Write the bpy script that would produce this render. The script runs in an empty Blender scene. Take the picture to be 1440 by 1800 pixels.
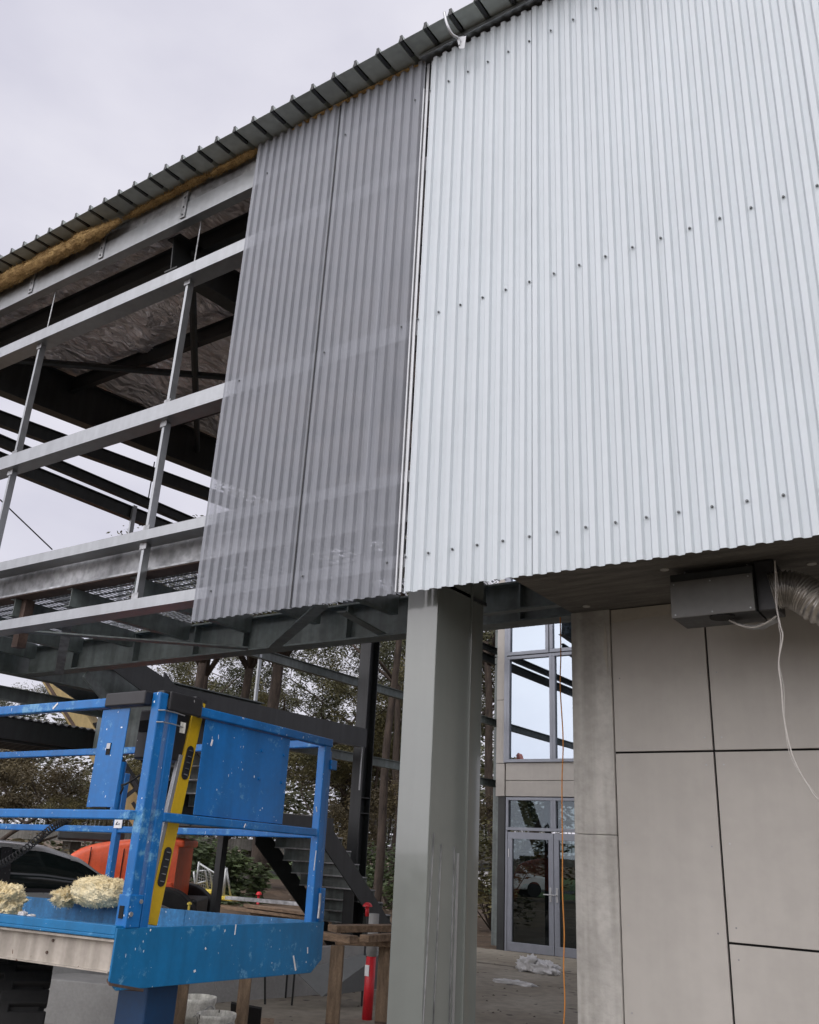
import bpy, bmesh, math, random
from mathutils import Vector, Matrix, noise
random.seed(7)
SC = bpy.context.scene
COL = SC.collection
# ------------------------------------------------------------------ camera, world, light
H = 1.6                                   # eye height
RM = Matrix(((0.8305381, -0.16231797, -0.53278452),
             (0.55481004, 0.32511794, 0.76582253),
             (0.04891105, -0.93163899, 0.36007847)))   # rows: world from (right, down, forward)
F = 1546.0
cd = bpy.data.cameras.new('camera')
cam = bpy.data.objects.new('camera', cd)
COL.objects.link(cam)
SC.camera = cam
right = Vector((RM[0][0], RM[1][0], RM[2][0])); down = Vector((RM[0][1], RM[1][1], RM[2][1])); fwd = Vector((RM[0][2], RM[1][2], RM[2][2]))
m = Matrix.Identity(4)
for i in range(3):
    m[i][0] = right[i]; m[i][1] = -down[i]; m[i][2] = -fwd[i]
m[2][3] = H
cam.matrix_world = m
cd.sensor_fit = 'VERTICAL'; cd.sensor_height = 36; cd.lens = F / 1800 * 36
cd.clip_start = 0.05; cd.clip_end = 3000

SUN_EL, SUN_AZ = math.radians(62), math.radians(150)   # azimuth clockwise from +Y
w = bpy.data.worlds.new('World'); SC.world = w; w.use_nodes = True
nt = w.node_tree; N = nt.nodes; L = nt.links
bg = N['Background']
sky = N.new('ShaderNodeTexSky'); sky.sky_type = 'NISHITA'; sky.sun_disc = False
sky.sun_elevation = SUN_EL; sky.sun_rotation = SUN_AZ; sky.air_density = 1.0; sky.dust_density = 1.5
tc = N.new('ShaderNodeTexCoord')
mp = N.new('ShaderNodeMapping'); mp.inputs['Scale'].default_value = (1.0, 1.0, 2.2)
nz = N.new('ShaderNodeTexNoise'); nz.inputs['Scale'].default_value = 3.0; nz.inputs['Detail'].default_value = 5; nz.inputs['Roughness'].default_value = 0.5
cr = N.new('ShaderNodeValToRGB')
cr.color_ramp.elements[0].position = 0.36; cr.color_ramp.elements[0].color = (7.6, 7.5, 8.7, 1)
cr.color_ramp.elements[1].position = 0.64; cr.color_ramp.elements[1].color = (9.2, 9.05, 10.0, 1)
L.new(tc.outputs['Generated'], mp.inputs['Vector']); L.new(mp.outputs[0], nz.inputs['Vector']); L.new(nz.outputs['Fac'], cr.inputs['Fac'])
# overcast: brighter overhead and towards the hidden sun, behind the camera
sx = N.new('ShaderNodeVectorMath'); sx.operation = 'DOT_PRODUCT'
sx.inputs[1].default_value = (0.12, -0.96, 0.25)   # thinner cloud over the yard behind the viewer
L.new(tc.outputs['Generated'], sx.inputs[0])
mr = N.new('ShaderNodeMapRange'); mr.inputs['From Min'].default_value = 0.25; mr.inputs['From Max'].default_value = 0.95
mr.inputs['To Min'].default_value = 0.0; mr.inputs['To Max'].default_value = 1.0
L.new(sx.outputs['Value'], mr.inputs['Value'])
wm = N.new('ShaderNodeMix'); wm.data_type = 'RGBA'; wm.inputs['A'].default_value = (1, 1, 1, 1); wm.inputs['B'].default_value = (4.1, 4.0, 3.65, 1)
L.new(mr.outputs[0], wm.inputs['Factor'])
mu = N.new('ShaderNodeVectorMath'); mu.operation = 'MULTIPLY'
L.new(cr.outputs['Color'], mu.inputs[0]); L.new(wm.outputs['Result'], mu.inputs[1])
mx = N.new('ShaderNodeMix'); mx.data_type = 'RGBA'; mx.inputs['Factor'].default_value = 0.94
L.new(sky.outputs['Color'], mx.inputs['A']); L.new(mu.outputs[0], mx.inputs['B'])
L.new(mx.outputs['Result'], bg.inputs['Color']); bg.inputs['Strength'].default_value = 0.09
sd = bpy.data.lights.new('sun', 'SUN'); sd.energy = 0.5; sd.angle = math.radians(20); sd.color = (1.0, 0.97, 0.92)
so = bpy.data.objects.new('sun', sd); COL.objects.link(so)
sdir = Vector((math.sin(SUN_AZ) * math.cos(SUN_EL), math.cos(SUN_AZ) * math.cos(SUN_EL), math.sin(SUN_EL)))
so.rotation_euler = sdir.to_track_quat('Z', 'Y').to_euler()
so.location = (0, -5, 20)
SC.view_settings.view_transform = 'Standard'; SC.view_settings.look = 'None'
SC.view_settings.exposure = 0.0; SC.view_settings.gamma = 1.0
try:
    SC.cycles.max_bounces = 8; SC.cycles.transparent_max_bounces = 24; SC.cycles.use_denoising = True
    SC.cycles.diffuse_bounces = 4; SC.cycles.glossy_bounces = 4
except Exception: pass

# ------------------------------------------------------------------ surveying helpers (a sight line met with a real plane)
EYE = Vector((0, 0, H))
def ray(px, py): return RM @ Vector((px - 720, py - 900, F))
def onX(px, py, X): d = ray(px, py); return EYE + d * (X / d.x)
def onY(px, py, Y): d = ray(px, py); return EYE + d * (Y / d.y)
def onZ(px, py, Z): d = ray(px, py); return EYE + d * ((Z - H) / d.z)
def at(px, py, dep): return EYE + ray(px, py) * (dep / F)

# ------------------------------------------------------------------ mesh helpers
class MB:
    def __init__(s, fr=None): s.v = []; s.f = []; s.fr = fr
    def add(s, vs, fs):
        b = len(s.v)
        s.v += [Vector(q) if s.fr is None else s.fr @ Vector(q) for q in vs]
        s.f += [[b + i for i in g] for g in fs]
        return s
    def box(s, x0, x1, y0, y1, z0, z1):
        return s.add([(x0,y0,z0),(x1,y0,z0),(x1,y1,z0),(x0,y1,z0),(x0,y0,z1),(x1,y0,z1),(x1,y1,z1),(x0,y1,z1)],
                     [(0,3,2,1),(4,5,6,7),(0,1,5,4),(1,2,6,5),(2,3,7,6),(3,0,4,7)])
    def prism(s, pts, vec):
        pts = [Vector(q) for q in pts]; vec = Vector(vec); n = len(pts)
        fs = [tuple(range(n-1, -1, -1)), tuple(range(n, 2*n))] + [(i, (i+1) % n, n+(i+1) % n, n+i) for i in range(n)]
        return s.add(pts + [q + vec for q in pts], fs)
    def bar(s, p0, p1, wd, ht, up=(0,0,1)):
        p0 = Vector(p0); p1 = Vector(p1); d = (p1-p0).normalized(); up = Vector(up)
        r = d.cross(up)
        if r.length < 1e-4: r = d.cross(Vector((0,1,0)))
        r.normalize(); u = r.cross(d)
        c = [p0 + r*a*wd/2 + u*b*ht/2 for a, b in ((-1,-1),(1,-1),(1,1),(-1,1))]
        return s.prism(c, p1-p0)
    def ibar(s, p0, p1, wd, ht, t=0.012, up=(0,0,1)):
        p0 = Vector(p0); p1 = Vector(p1); d = (p1-p0).normalized(); r = d.cross(Vector(up)).normalized(); u = r.cross(d)
        s.bar(p0+u*(ht/2-t/2), p1+u*(ht/2-t/2), wd, t, up); s.bar(p0-u*(ht/2-t/2), p1-u*(ht/2-t/2), wd, t, up)
        return s.bar(p0, p1, t*0.8, ht-2*t, up)
    def tube(s, pts, r, n=8, caps=True):
        pts = [Vector(q) for q in pts]; rs = r if isinstance(r, (list, tuple)) else [r]*len(pts)
        vs = []; prev = None
        for i, q in enumerate(pts):
            d = (pts[min(i+1, len(pts)-1)] - pts[max(i-1, 0)]).normalized()
            if prev is None:
                a = d.orthogonal().normalized()
            else:
                a = prev - d*prev.dot(d)
                a = a.normalized() if a.length > 1e-6 else d.orthogonal().normalized()
            prev = a; b = d.cross(a)
            vs += [q + (a*math.cos(2*math.pi*k/n) + b*math.sin(2*math.pi*k/n))*rs[i] for k in range(n)]
        fs = [(i*n+k, i*n+(k+1) % n, (i+1)*n+(k+1) % n, (i+1)*n+k) for i in range(len(pts)-1) for k in range(n)]
        if caps: fs += [tuple(range(n-1, -1, -1)), tuple(range((len(pts)-1)*n, len(pts)*n))]
        return s.add(vs, fs)
    def grid(s, nu, nv, fn):
        vs = [fn(i/(nu-1), j/(nv-1)) for j in range(nv) for i in range(nu)]
        return s.add(vs, [(j*nu+i, j*nu+i+1, (j+1)*nu+i+1, (j+1)*nu+i) for j in range(nv-1) for i in range(nu-1)])
    def build(s, name, mat, parent=None, smooth=False, bevel=0, solid=0, label=None):
        me = bpy.data.meshes.new(name)
        inv = WM[parent].inverted() if parent is not None else Matrix.Identity(4)
        me.from_pydata([inv @ q for q in s.v], [], s.f); me.update()
        if smooth:
            for p in me.polygons: p.use_smooth = True
        me.materials.append(mat)
        o = bpy.data.objects.new(name, me); COL.objects.link(o)
        if parent is not None:
            o.parent = parent; WM[o] = WM[parent].copy()
        else: WM[o] = Matrix.Identity(4)
        if solid:
            md = o.modifiers.new('thickness', 'SOLIDIFY'); md.thickness = solid; md.offset = 0
        if bevel:
            md = o.modifiers.new('bevel', 'BEVEL'); md.width = bevel; md.segments = 2; md.limit_method = 'ANGLE'
        if label: o['label'] = label
        return o
WM = {}
def thing(name, label, cat, loc=(0,0,0), group=None, rz=0):
    o = bpy.data.objects.new(name, None); COL.objects.link(o); o.empty_display_size = 0.2
    o.location = loc; o.rotation_euler = (0, 0, rz)
    WM[o] = Matrix.Translation(Vector(loc)) @ Matrix.Rotation(rz, 4, 'Z')
    o['label'] = label; o['category'] = cat
    if group: o['group'] = group
    return o
def tag(o, label=None, cat=None, group=None, kind=None):
    if label: o['label'] = label
    if cat: o['category'] = cat
    if group: o['group'] = group
    if kind: o['kind'] = kind
    return o
def single(mb, name, mat, base, label, cat, group=None, **k):
    """one-mesh thing whose origin sits at its base"""
    me_loc = Vector(base)
    o = mb.build(name, mat, None, **k)
    o.data.transform(Matrix.Translation(-me_loc)); o.location = me_loc
    return tag(o, label, cat, group)
def kids(o): return [c for c in bpy.data.objects if c.parent == o]
def copy_tree(o, parent=None):
    c = o.copy(); COL.objects.link(c); c.parent = parent
    WM[c] = WM.get(parent, Matrix.Identity(4)).copy() if parent else WM[o].copy()
    for ch in kids(o): copy_tree(ch, c)
    return c

# ------------------------------------------------------------------ materials
def MAT(name, col, rough=0.6, metal=0.0, var=0.15, scale=3.0, bump=0.0, bscale=40.0, col2=None, specks=None, spec=0.5, stretch=None, coat=0, scuff=None, spscale=18, spamt=0.08, streak=0):
    mt = bpy.data.materials.new(name); mt.use_nodes = True
    n = mt.node_tree.nodes; l = mt.node_tree.links; b = n['Principled BSDF']
    b.inputs['Roughness'].default_value = rough; b.inputs['Metallic'].default_value = metal
    b.inputs['Specular IOR Level'].default_value = spec
    if coat: b.inputs['Coat Weight'].default_value = coat
    t = n.new('ShaderNodeTexCoord'); mpn = n.new('ShaderNodeMapping')
    l.new(t.outputs['Object'], mpn.inputs['Vector'])
    if stretch: mpn.inputs['Scale'].default_value = stretch
    a = n.new('ShaderNodeTexNoise'); a.inputs['Scale'].default_value = scale; a.inputs['Detail'].default_value = 6
    l.new(mpn.outputs[0], a.inputs['Vector'])
    r = n.new('ShaderNodeValToRGB'); r.color_ramp.elements[0].position = 0.3; r.color_ramp.elements[1].position = 0.7
    c2 = col2 or tuple(min(1, c*(1+var)) for c in col)
    c1 = col if col2 else tuple(c*(1-var) for c in col)
    r.color_ramp.elements[0].color = (*c1, 1); r.color_ramp.elements[1].color = (*c2, 1)
    l.new(a.outputs['Fac'], r.inputs['Fac']); out = r.outputs['Color']
    # fine second layer
    a2 = n.new('ShaderNodeTexNoise'); a2.inputs['Scale'].default_value = scale*9; a2.inputs['Detail'].default_value = 4
    l.new(mpn.outputs[0], a2.inputs['Vector'])
    m2 = n.new('ShaderNodeMix'); m2.data_type = 'RGBA'; m2.blend_type = 'MULTIPLY'; m2.inputs['Factor'].default_value = min(1, var*1.5)
    l.new(out, m2.inputs['A']); r2 = n.new('ShaderNodeValToRGB'); r2.color_ramp.elements[0].position = 0.35; r2.color_ramp.elements[1].position = 0.62
    r2.color_ramp.elements[0].color = (0.45, 0.45, 0.45, 1)
    l.new(a2.outputs['Fac'], r2.inputs['Fac']); l.new(r2.outputs['Color'], m2.inputs['B']); out = m2.outputs['Result']
    if streak:
        ms = n.new('ShaderNodeMapping'); ms.inputs['Scale'].default_value = (9, 9, 0.5); l.new(t.outputs['Object'], ms.inputs['Vector'])
        s3 = n.new('ShaderNodeTexNoise'); s3.inputs['Scale'].default_value = 1.6; s3.inputs['Detail'].default_value = 5; l.new(ms.outputs[0], s3.inputs['Vector'])
        r3 = n.new('ShaderNodeValToRGB'); r3.color_ramp.elements[0].position = 0.38; r3.color_ramp.elements[1].position = 0.6
        r3.color_ramp.elements[0].color = (1-streak, 1-streak, 1-streak*1.05, 1)
        l.new(s3.outputs['Fac'], r3.inputs['Fac'])
        m3 = n.new('ShaderNodeMix'); m3.data_type = 'RGBA'; m3.blend_type = 'MULTIPLY'; m3.inputs['Factor'].default_value = 1
        l.new(out, m3.inputs['A']); l.new(r3.outputs['Color'], m3.inputs['B']); out = m3.outputs['Result']
    if specks:
        mv = n.new('ShaderNodeMapping'); mv.inputs['Scale'].default_value = (1, 1, 0.45); l.new(t.outputs['Object'], mv.inputs['Vector'])
        dn = n.new('ShaderNodeTexNoise'); dn.inputs['Scale'].default_value = 9; l.new(mv.outputs[0], dn.inputs['Vector'])
        ad = n.new('ShaderNodeVectorMath'); ad.operation = 'MULTIPLY_ADD'; ad.inputs[1].default_value = (0.12,)*3
        l.new(dn.outputs['Color'], ad.inputs[0]); l.new(mv.outputs[0], ad.inputs[2])
        v = n.new('ShaderNodeTexVoronoi'); v.inputs['Scale'].default_value = spscale; l.new(ad.outputs[0], v.inputs['Vector'])
        sz = n.new('ShaderNodeSeparateColor'); l.new(v.outputs['Color'], sz.inputs[0])
        # only some cells carry a speck, each of its own size
        mr_ = n.new('ShaderNodeMapRange'); mr_.inputs['From Min'].default_value = 0.72; mr_.inputs['From Max'].default_value = 1.0
        mr_.inputs['To Min'].default_value = 0.0; mr_.inputs['To Max'].default_value = spamt*2.6; l.new(sz.outputs[0], mr_.inputs['Value'])
        lt = n.new('ShaderNodeMath'); lt.operation = 'LESS_THAN'; l.new(v.outputs['Distance'], lt.inputs[0]); l.new(mr_.outputs[0], lt.inputs[1])
        m4 = n.new('ShaderNodeMix'); m4.data_type = 'RGBA'; l.new(lt.outputs[0], m4.inputs['Factor'])
        l.new(out, m4.inputs['A']); m4.inputs['B'].default_value = (*specks, 1); out = m4.outputs['Result']
    if scuff:
        sn = n.new('ShaderNodeTexNoise'); sn.inputs['Scale'].default_value = 13; sn.inputs['Detail'].default_value = 8; sn.inputs['Roughness'].default_value = 0.75; l.new(t.outputs['Object'], sn.inputs['Vector'])
        big = n.new('ShaderNodeTexNoise'); big.inputs['Scale'].default_value = 2.2; l.new(t.outputs['Object'], big.inputs['Vector'])
        mm = n.new('ShaderNodeMath'); mm.operation = 'MULTIPLY_ADD'; mm.inputs[1].default_value = 0.45; l.new(big.outputs['Fac'], mm.inputs[0]); l.new(sn.outputs['Fac'], mm.inputs[2])
        r5 = n.new('ShaderNodeValToRGB'); r5.color_ramp.elements[0].position = 0.80; r5.color_ramp.elements[1].position = 0.90; l.new(mm.outputs[0], r5.inputs['Fac'])
        m5 = n.new('ShaderNodeMix'); m5.data_type = 'RGBA'; l.new(r5.outputs['Color'], m5.inputs['Factor']); l.new(out, m5.inputs['A']); m5.inputs['B'].default_value = (*scuff, 1); out = m5.outputs['Result']
    l.new(out, b.inputs['Base Color'])
    rr = n.new('ShaderNodeMapRange'); rr.inputs['To Min'].default_value = max(0.03, rough-0.1); rr.inputs['To Max'].default_value = min(1, rough+0.1)
    l.new(a2.outputs['Fac'], rr.inputs['Value']); l.new(rr.outputs[0], b.inputs['Roughness'])
    if bump:
        bn = n.new('ShaderNodeTexNoise'); bn.inputs['Scale'].default_value = bscale; bn.inputs['Detail'].default_value = 5
        l.new(mpn.outputs[0], bn.inputs['Vector'])
        bp = n.new('ShaderNodeBump'); bp.inputs['Strength'].default_value = bump; bp.inputs['Distance'].default_value = 0.02
        l.new(bn.outputs['Fac'], bp.inputs['Height']); l.new(bp.outputs[0], b.inputs['Normal'])
    return mt
M = {}
M['clad'] = MAT('white_steel_sheet', (0.515, 0.56, 0.59), 0.42, 0.05, 0.03, 1.2, 0.02, 6, spec=0.25, streak=0.02)
M['screw'] = MAT('dull_screw_head', (0.13, 0.14, 0.145), 0.45, 0.5, 0.1, 8)
M['galv'] = MAT('galvanised_steel', (0.37, 0.385, 0.395), 0.38, 0.85, 0.08, 2.2, 0.03, 14, streak=0.08)
M['galvd'] = MAT('weathered_galvanised_steel', (0.40, 0.41, 0.42), 0.42, 0.6, 0.5, 1.7, 0.05, 9, streak=0.12)
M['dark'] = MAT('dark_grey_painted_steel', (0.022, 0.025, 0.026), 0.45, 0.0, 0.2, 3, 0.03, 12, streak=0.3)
M['midst'] = MAT('grey_green_painted_steel', (0.15, 0.178, 0.172), 0.42, 0.0, 0.25, 2.2, 0.03, 12, streak=0.3)
M['rust'] = MAT('red_oxide_primer', (0.10, 0.065, 0.05), 0.7, 0, 0.3, 6)
M['colp'] = MAT('pale_grey_green_paint', (0.155, 0.17, 0.158), 0.13, 0.0, 0.03, 1.5, 0.006, 3, spec=0.7, streak=0.03, coat=0.4)
M['roof'] = MAT('grey_roof_steel', (0.36, 0.40, 0.385), 0.5, 0.1, 0.2, 2)
M['conc'] = MAT('pale_concrete', (0.42, 0.405, 0.375), 0.85, 0, 0.16, 2.5, 0.25, 30, streak=0.22, specks=(0.13, 0.13, 0.12), spscale=9, spamt=0.05)
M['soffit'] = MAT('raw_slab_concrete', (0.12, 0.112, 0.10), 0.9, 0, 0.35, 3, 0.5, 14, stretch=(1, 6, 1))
M['panel'] = MAT('fibre_cement_panel', (0.385, 0.365, 0.335), 0.7, 0, 0.07, 1.1, 0.03, 20, streak=0.03)
M['black'] = MAT('black_plastic', (0.018, 0.018, 0.02), 0.45, 0, 0.2, 8, specks=(0.55, 0.55, 0.55), spscale=50, spamt=0.05)
M['rubber'] = MAT('black_rubber', (0.014, 0.014, 0.014), 0.8, 0, 0.3, 8, 0.2, 30)
M['blue'] = MAT('scuffed_blue_paint', (0.003, 0.145, 0.44), 0.36, 0, 0.10, 4, 0.03, 10, scuff=(0.12, 0.32, 0.52), specks=(0.7, 0.76, 0.8), spscale=55, spamt=0.07, streak=0.14)
M['bluet'] = MAT('teal_blue_paint', (0.002, 0.155, 0.37), 0.4, 0, 0.10, 4, 0.03, 10, scuff=(0.12, 0.32, 0.52), specks=(0.7, 0.76, 0.8), spscale=55, spamt=0.07, streak=0.14)
M['blued'] = MAT('dusty_blue_paint', (0.03, 0.17, 0.36), 0.55, 0, 0.3, 6, 0.05, 10, specks=(0.7, 0.75, 0.8), spscale=45, spamt=0.05, streak=0.3)
M['cream'] = MAT('rusty_cream_steel', (0.42, 0.38, 0.33), 0.6, 0, 0.12, 5, 0.05, 10, specks=(0.10, 0.05, 0.03), spscale=38, spamt=0.09, streak=0.3)
M['yellow'] = MAT('yellow_enamel', (0.62, 0.40, 0.01), 0.4, 0, 0.08, 6)
M['alu'] = MAT('brushed_aluminium', (0.42, 0.43, 0.44), 0.35, 0.7, 0.08, 8)
M['frame'] = MAT('anodised_window_frame', (0.22, 0.235, 0.27), 0.38, 0.3, 0.08, 4)
M['orange'] = MAT('orange_machine_paint', (0.85, 0.12, 0.035), 0.35, 0, 0.1, 4, streak=0.1)
M['red'] = MAT('red_plastic', (0.6, 0.02, 0.03), 0.45, 0, 0.15, 8, streak=0.2)
M['tan'] = MAT('tan_boom_paint', (0.46, 0.35, 0.16), 0.5, 0, 0.12, 3, streak=0.2)
M['wood'] = MAT('weathered_timber', (0.24, 0.17, 0.11), 0.85, 0, 0.35, 5, 0.4, 20, stretch=(6, 6, 1))
M['woodh'] = MAT('weathered_plank', (0.22, 0.15, 0.095), 0.85, 0, 0.4, 6, 0.4, 20, stretch=(1, 5, 5))
M['white'] = MAT('white_plastic', (0.82, 0.80, 0.73), 0.5, 0, 0.25, 8, specks=(0.06, 0.055, 0.045), spscale=34, spamt=0.22, streak=0.4)
M['cable'] = MAT('orange_cable_sheath', (0.62, 0.25, 0.05), 0.5, 0, 0.1, 8)
M['wire'] = MAT('clear_grey_wire', (0.42, 0.40, 0.37), 0.4, 0, 0.1, 8)
M['bag'] = MAT('crumpled_white_plastic', (0.55, 0.55, 0.55), 0.5, 0, 0.1, 8)
M['silver'] = MAT('grey_car_paint', (0.28, 0.285, 0.28), 0.3, 0.3, 0.04, 3, coat=0.5)
M['silverr'] = MAT('dark_car_trim', (0.02, 0.02, 0.022), 0.25, 0, 0.05, 3)
M['yplas'] = MAT('yellow_plastic_foot', (0.7, 0.55, 0.08), 0.6, 0, 0.15, 8)
M['mesh'] = MAT('galvanised_pipe', (0.45, 0.47, 0.47), 0.45, 0.5, 0.1, 8)
M['bark'] = MAT('gum_bark', (0.055, 0.04, 0.03), 0.9, 0, 0.5, 6, 0.6, 18, stretch=(2, 2, 0.5))
M['sheetg'] = MAT('grey_sheet_board', (0.15, 0.16, 0.16), 0.6, 0, 0.1, 3)
M['blk'] = MAT('pale_cast_concrete', (0.50, 0.49, 0.47), 0.85, 0, 0.12, 4, 0.2, 30)
M['kerbc'] = MAT('grey_cast_concrete', (0.30, 0.30, 0.29), 0.85, 0, 0.12, 4, 0.2, 30)
M['tape'] = MAT('beige_tape', (0.40, 0.37, 0.32), 0.7, 0, 0.08, 4)
M['duct'] = MAT('crinkled_foil_duct', (0.42, 0.40, 0.37), 0.32, 0.85, 0.25, 8, 0.45, 16)
M['text'] = MAT('black_lettering', (0.015, 0.015, 0.02), 0.5, 0, 0.05, 4)
M['textw'] = MAT('white_lettering', (0.75, 0.75, 0.75), 0.5, 0, 0.05, 4)
M['grout'] = MAT('dark_joint', (0.006, 0.006, 0.006), 0.9, 0, 0.05, 4)

def glassmat(name, tint, rough=0.02, mixf=0.35):
    mt = bpy.data.materials.new(name); mt.use_nodes = True; n = mt.node_tree.nodes; l = mt.node_tree.links
    n.remove(n['Principled BSDF'])
    tr = n.new('ShaderNodeBsdfTransparent'); tr.inputs[0].default_value = (*tint, 1)
    gl = n.new('ShaderNodeBsdfGlossy'); gl.inputs['Roughness'].default_value = rough; gl.inputs['Color'].default_value = (0.47, 0.53, 0.60, 1)
    fr = n.new('ShaderNodeFresnel'); fr.inputs[0].default_value = 1.5
    ad = n.new('ShaderNodeMath'); ad.operation = 'MULTIPLY_ADD'; ad.inputs[1].default_value = 1.0; ad.inputs[2].default_value = mixf; ad.use_clamp = True
    l.new(fr.outputs[0], ad.inputs[0])
    mxs = n.new('ShaderNodeMixShader'); l.new(ad.outputs[0], mxs.inputs[0]); l.new(tr.outputs[0], mxs.inputs[1]); l.new(gl.outputs[0], mxs.inputs[2])
    l.new(mxs.outputs[0], n['Material Output'].inputs[0]); return mt
M['glass'] = glassmat('reflective_window_glass', (0.32, 0.36, 0.38), 0.015, 0.55)
M['glassd'] = glassmat('door_glass', (0.45, 0.5, 0.5), 0.015, 0.04)
M['carglass'] = glassmat('car_window_glass', (0.25, 0.28, 0.28), 0.02, 0.05)

def polymat():
    mt = bpy.data.materials.new('smoky_polycarbonate'); mt.use_nodes = True; n = mt.node_tree.nodes; l = mt.node_tree.links
    n.remove(n['Principled BSDF'])
    tr = n.new('ShaderNodeBsdfTransparent'); tr.inputs[0].default_value = (0.93, 0.93, 0.96, 1)
    df = n.new('ShaderNodeBsdfPrincipled'); df.inputs['Base Color'].default_value = (0.275, 0.29, 0.32, 1); df.inputs['Roughness'].default_value = 0.6; df.inputs['Specular IOR Level'].default_value = 0.25
    lw = n.new('ShaderNodeLayerWeight'); lw.inputs['Blend'].default_value = 0.5
    mrr = n.new('ShaderNodeMapRange'); mrr.inputs['From Min'].default_value = 0.1; mrr.inputs['From Max'].default_value = 0.75
    mrr.inputs['To Min'].default_value = 0.62; mrr.inputs['To Max'].default_value = 0.97
    l.new(lw.outputs['Facing'], mrr.inputs['Value'])
    t = n.new('ShaderNodeTexCoord'); a = n.new('ShaderNodeTexNoise'); a.inputs['Scale'].default_value = 1.6; a.inputs['Detail'].default_value = 5
    l.new(t.outputs['Object'], a.inputs['Vector'])
    ma = n.new('ShaderNodeMath'); ma.operation = 'MULTIPLY_ADD'; ma.inputs[1].default_value = 0.16; l.new(a.outputs['Fac'], ma.inputs[0]); l.new(mrr.outputs[0], ma.inputs[2])
    sb = n.new('ShaderNodeMath'); sb.operation = 'SUBTRACT'; sb.inputs[1].default_value = 0.06; sb.use_clamp = True; l.new(ma.outputs[0], sb.inputs[0])
    mxs = n.new('ShaderNodeMixShader'); l.new(sb.outputs[0], mxs.inputs[0]); l.new(tr.outputs[0], mxs.inputs[1]); l.new(df.outputs[0], mxs.inputs[2])
    l.new(mxs.outputs[0], n['Material Output'].inputs[0]); return mt
M['poly'] = polymat()

def foilmat():
    mt = bpy.data.materials.new('crumpled_foil'); mt.use_nodes = True; n = mt.node_tree.nodes; l = mt.node_tree.links; b = n['Principled BSDF']
    b.inputs['Base Color'].default_value = (0.97, 0.90, 0.89, 1); b.inputs['Metallic'].default_value = 0.4; b.inputs['Roughness'].default_value = 0.25
    t = n.new('ShaderNodeTexCoord'); mpn = n.new('ShaderNodeMapping'); mpn.inputs['Scale'].default_value = (2.2, 1.0, 1); l.new(t.outputs['Object'], mpn.inputs['Vector'])
    dn = n.new('ShaderNodeTexNoise'); dn.inputs['Scale'].default_value = 2; dn.inputs['Detail'].default_value = 4; l.new(mpn.outputs[0], dn.inputs['Vector'])
    ad = n.new('ShaderNodeVectorMath'); ad.operation = 'MULTIPLY_ADD'; ad.inputs[1].default_value = (0.9,)*3; l.new(dn.outputs['Color'], ad.inputs[0]); l.new(mpn.outputs[0], ad.inputs[2])
    v = n.new('ShaderNodeTexVoronoi'); v.feature = 'DISTANCE_TO_EDGE'; v.inputs['Scale'].default_value = 2.2; l.new(ad.outputs[0], v.inputs['Vector'])
    b1 = n.new('ShaderNodeBump'); b1.inputs['Strength'].default_value = 1.0; b1.inputs['Distance'].default_value = 0.2; l.new(v.outputs['Distance'], b1.inputs['Height'])
    n2 = n.new('ShaderNodeTexNoise'); n2.inputs['Scale'].default_value = 5; n2.inputs['Detail'].default_value = 6; l.new(mpn.outputs[0], n2.inputs['Vector'])
    b2 = n.new('ShaderNodeBump'); b2.inputs['Strength'].default_value = 0.9; b2.inputs['Distance'].default_value = 0.04; l.new(n2.outputs['Fac'], b2.inputs['Height'])
    l.new(b1.outputs[0], b2.inputs['Normal']); l.new(b2.outputs[0], b.inputs['Normal']); return mt
M['foil'] = foilmat()

def woolmat(name, ca, cb):
    return MAT(name, ca, 0.95, 0, 0.3, 9, 1.0, 26, col2=cb)
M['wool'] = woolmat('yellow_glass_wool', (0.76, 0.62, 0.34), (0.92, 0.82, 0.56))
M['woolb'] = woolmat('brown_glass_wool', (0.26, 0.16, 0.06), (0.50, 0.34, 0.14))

def leafmat(name, c1, c2):
    mt = MAT(name, c1, 0.6, 0, 0.3, 0.7, col2=c2); return mt
M['leafA'] = leafmat('olive_gum_leaves', (0.06, 0.063, 0.022), (0.18, 0.155, 0.06))
M['leafB'] = leafmat('dark_gum_leaves', (0.032, 0.04, 0.017), (0.10, 0.098, 0.04))
M['leafC'] = leafmat('brown_green_leaves', (0.05, 0.038, 0.018), (0.12, 0.095, 0.04))

# ------------------------------------------------------------------ ground
def groundmat(name, c1, c2, sc, bump, sp=None):
    return MAT(name, c1, 0.92, 0, 0.3, sc, bump, 22, col2=c2, specks=sp, spscale=7, spamt=0.13)
M['dirt'] = groundmat('bare_brown_soil', (0.07, 0.048, 0.03), (0.16, 0.11, 0.07), 1.4, 0.7, (0.3, 0.25, 0.18))
M['slab'] = groundmat('dusty_concrete_slab', (0.19, 0.165, 0.125), (0.29, 0.265, 0.215), 0.8, 0.15, (0.07, 0.06, 0.05))
M['lawn'] = groundmat('green_lawn', (0.05, 0.09, 0.02), (0.11, 0.16, 0.05), 0.6, 0.5)
M['road'] = groundmat('grey_asphalt', (0.05, 0.05, 0.05), (0.07, 0.07, 0.07), 0.8, 0.2)
g = MB().box(-900, 900, -900, 900, -0.5, 0)
tag(g.build('ground', M['dirt']), kind='structure')
g = MB().add([(-2.6,-12,0.004),(9,-12,0.004),(9,2.4,0.004),(-2.6,2.4,0.004)], [(0,1,2,3)]); tag(g.build('yard_pavement', M['slab']), kind='structure')
g = MB().add([(-9.3,2.4,0.004),(6,2.4,0.004),(6,15.9,0.004),(-9.3,15.9,0.004)], [(0,1,2,3)])
tag(g.build('concrete_pavement', M['slab']), kind='structure')
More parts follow.
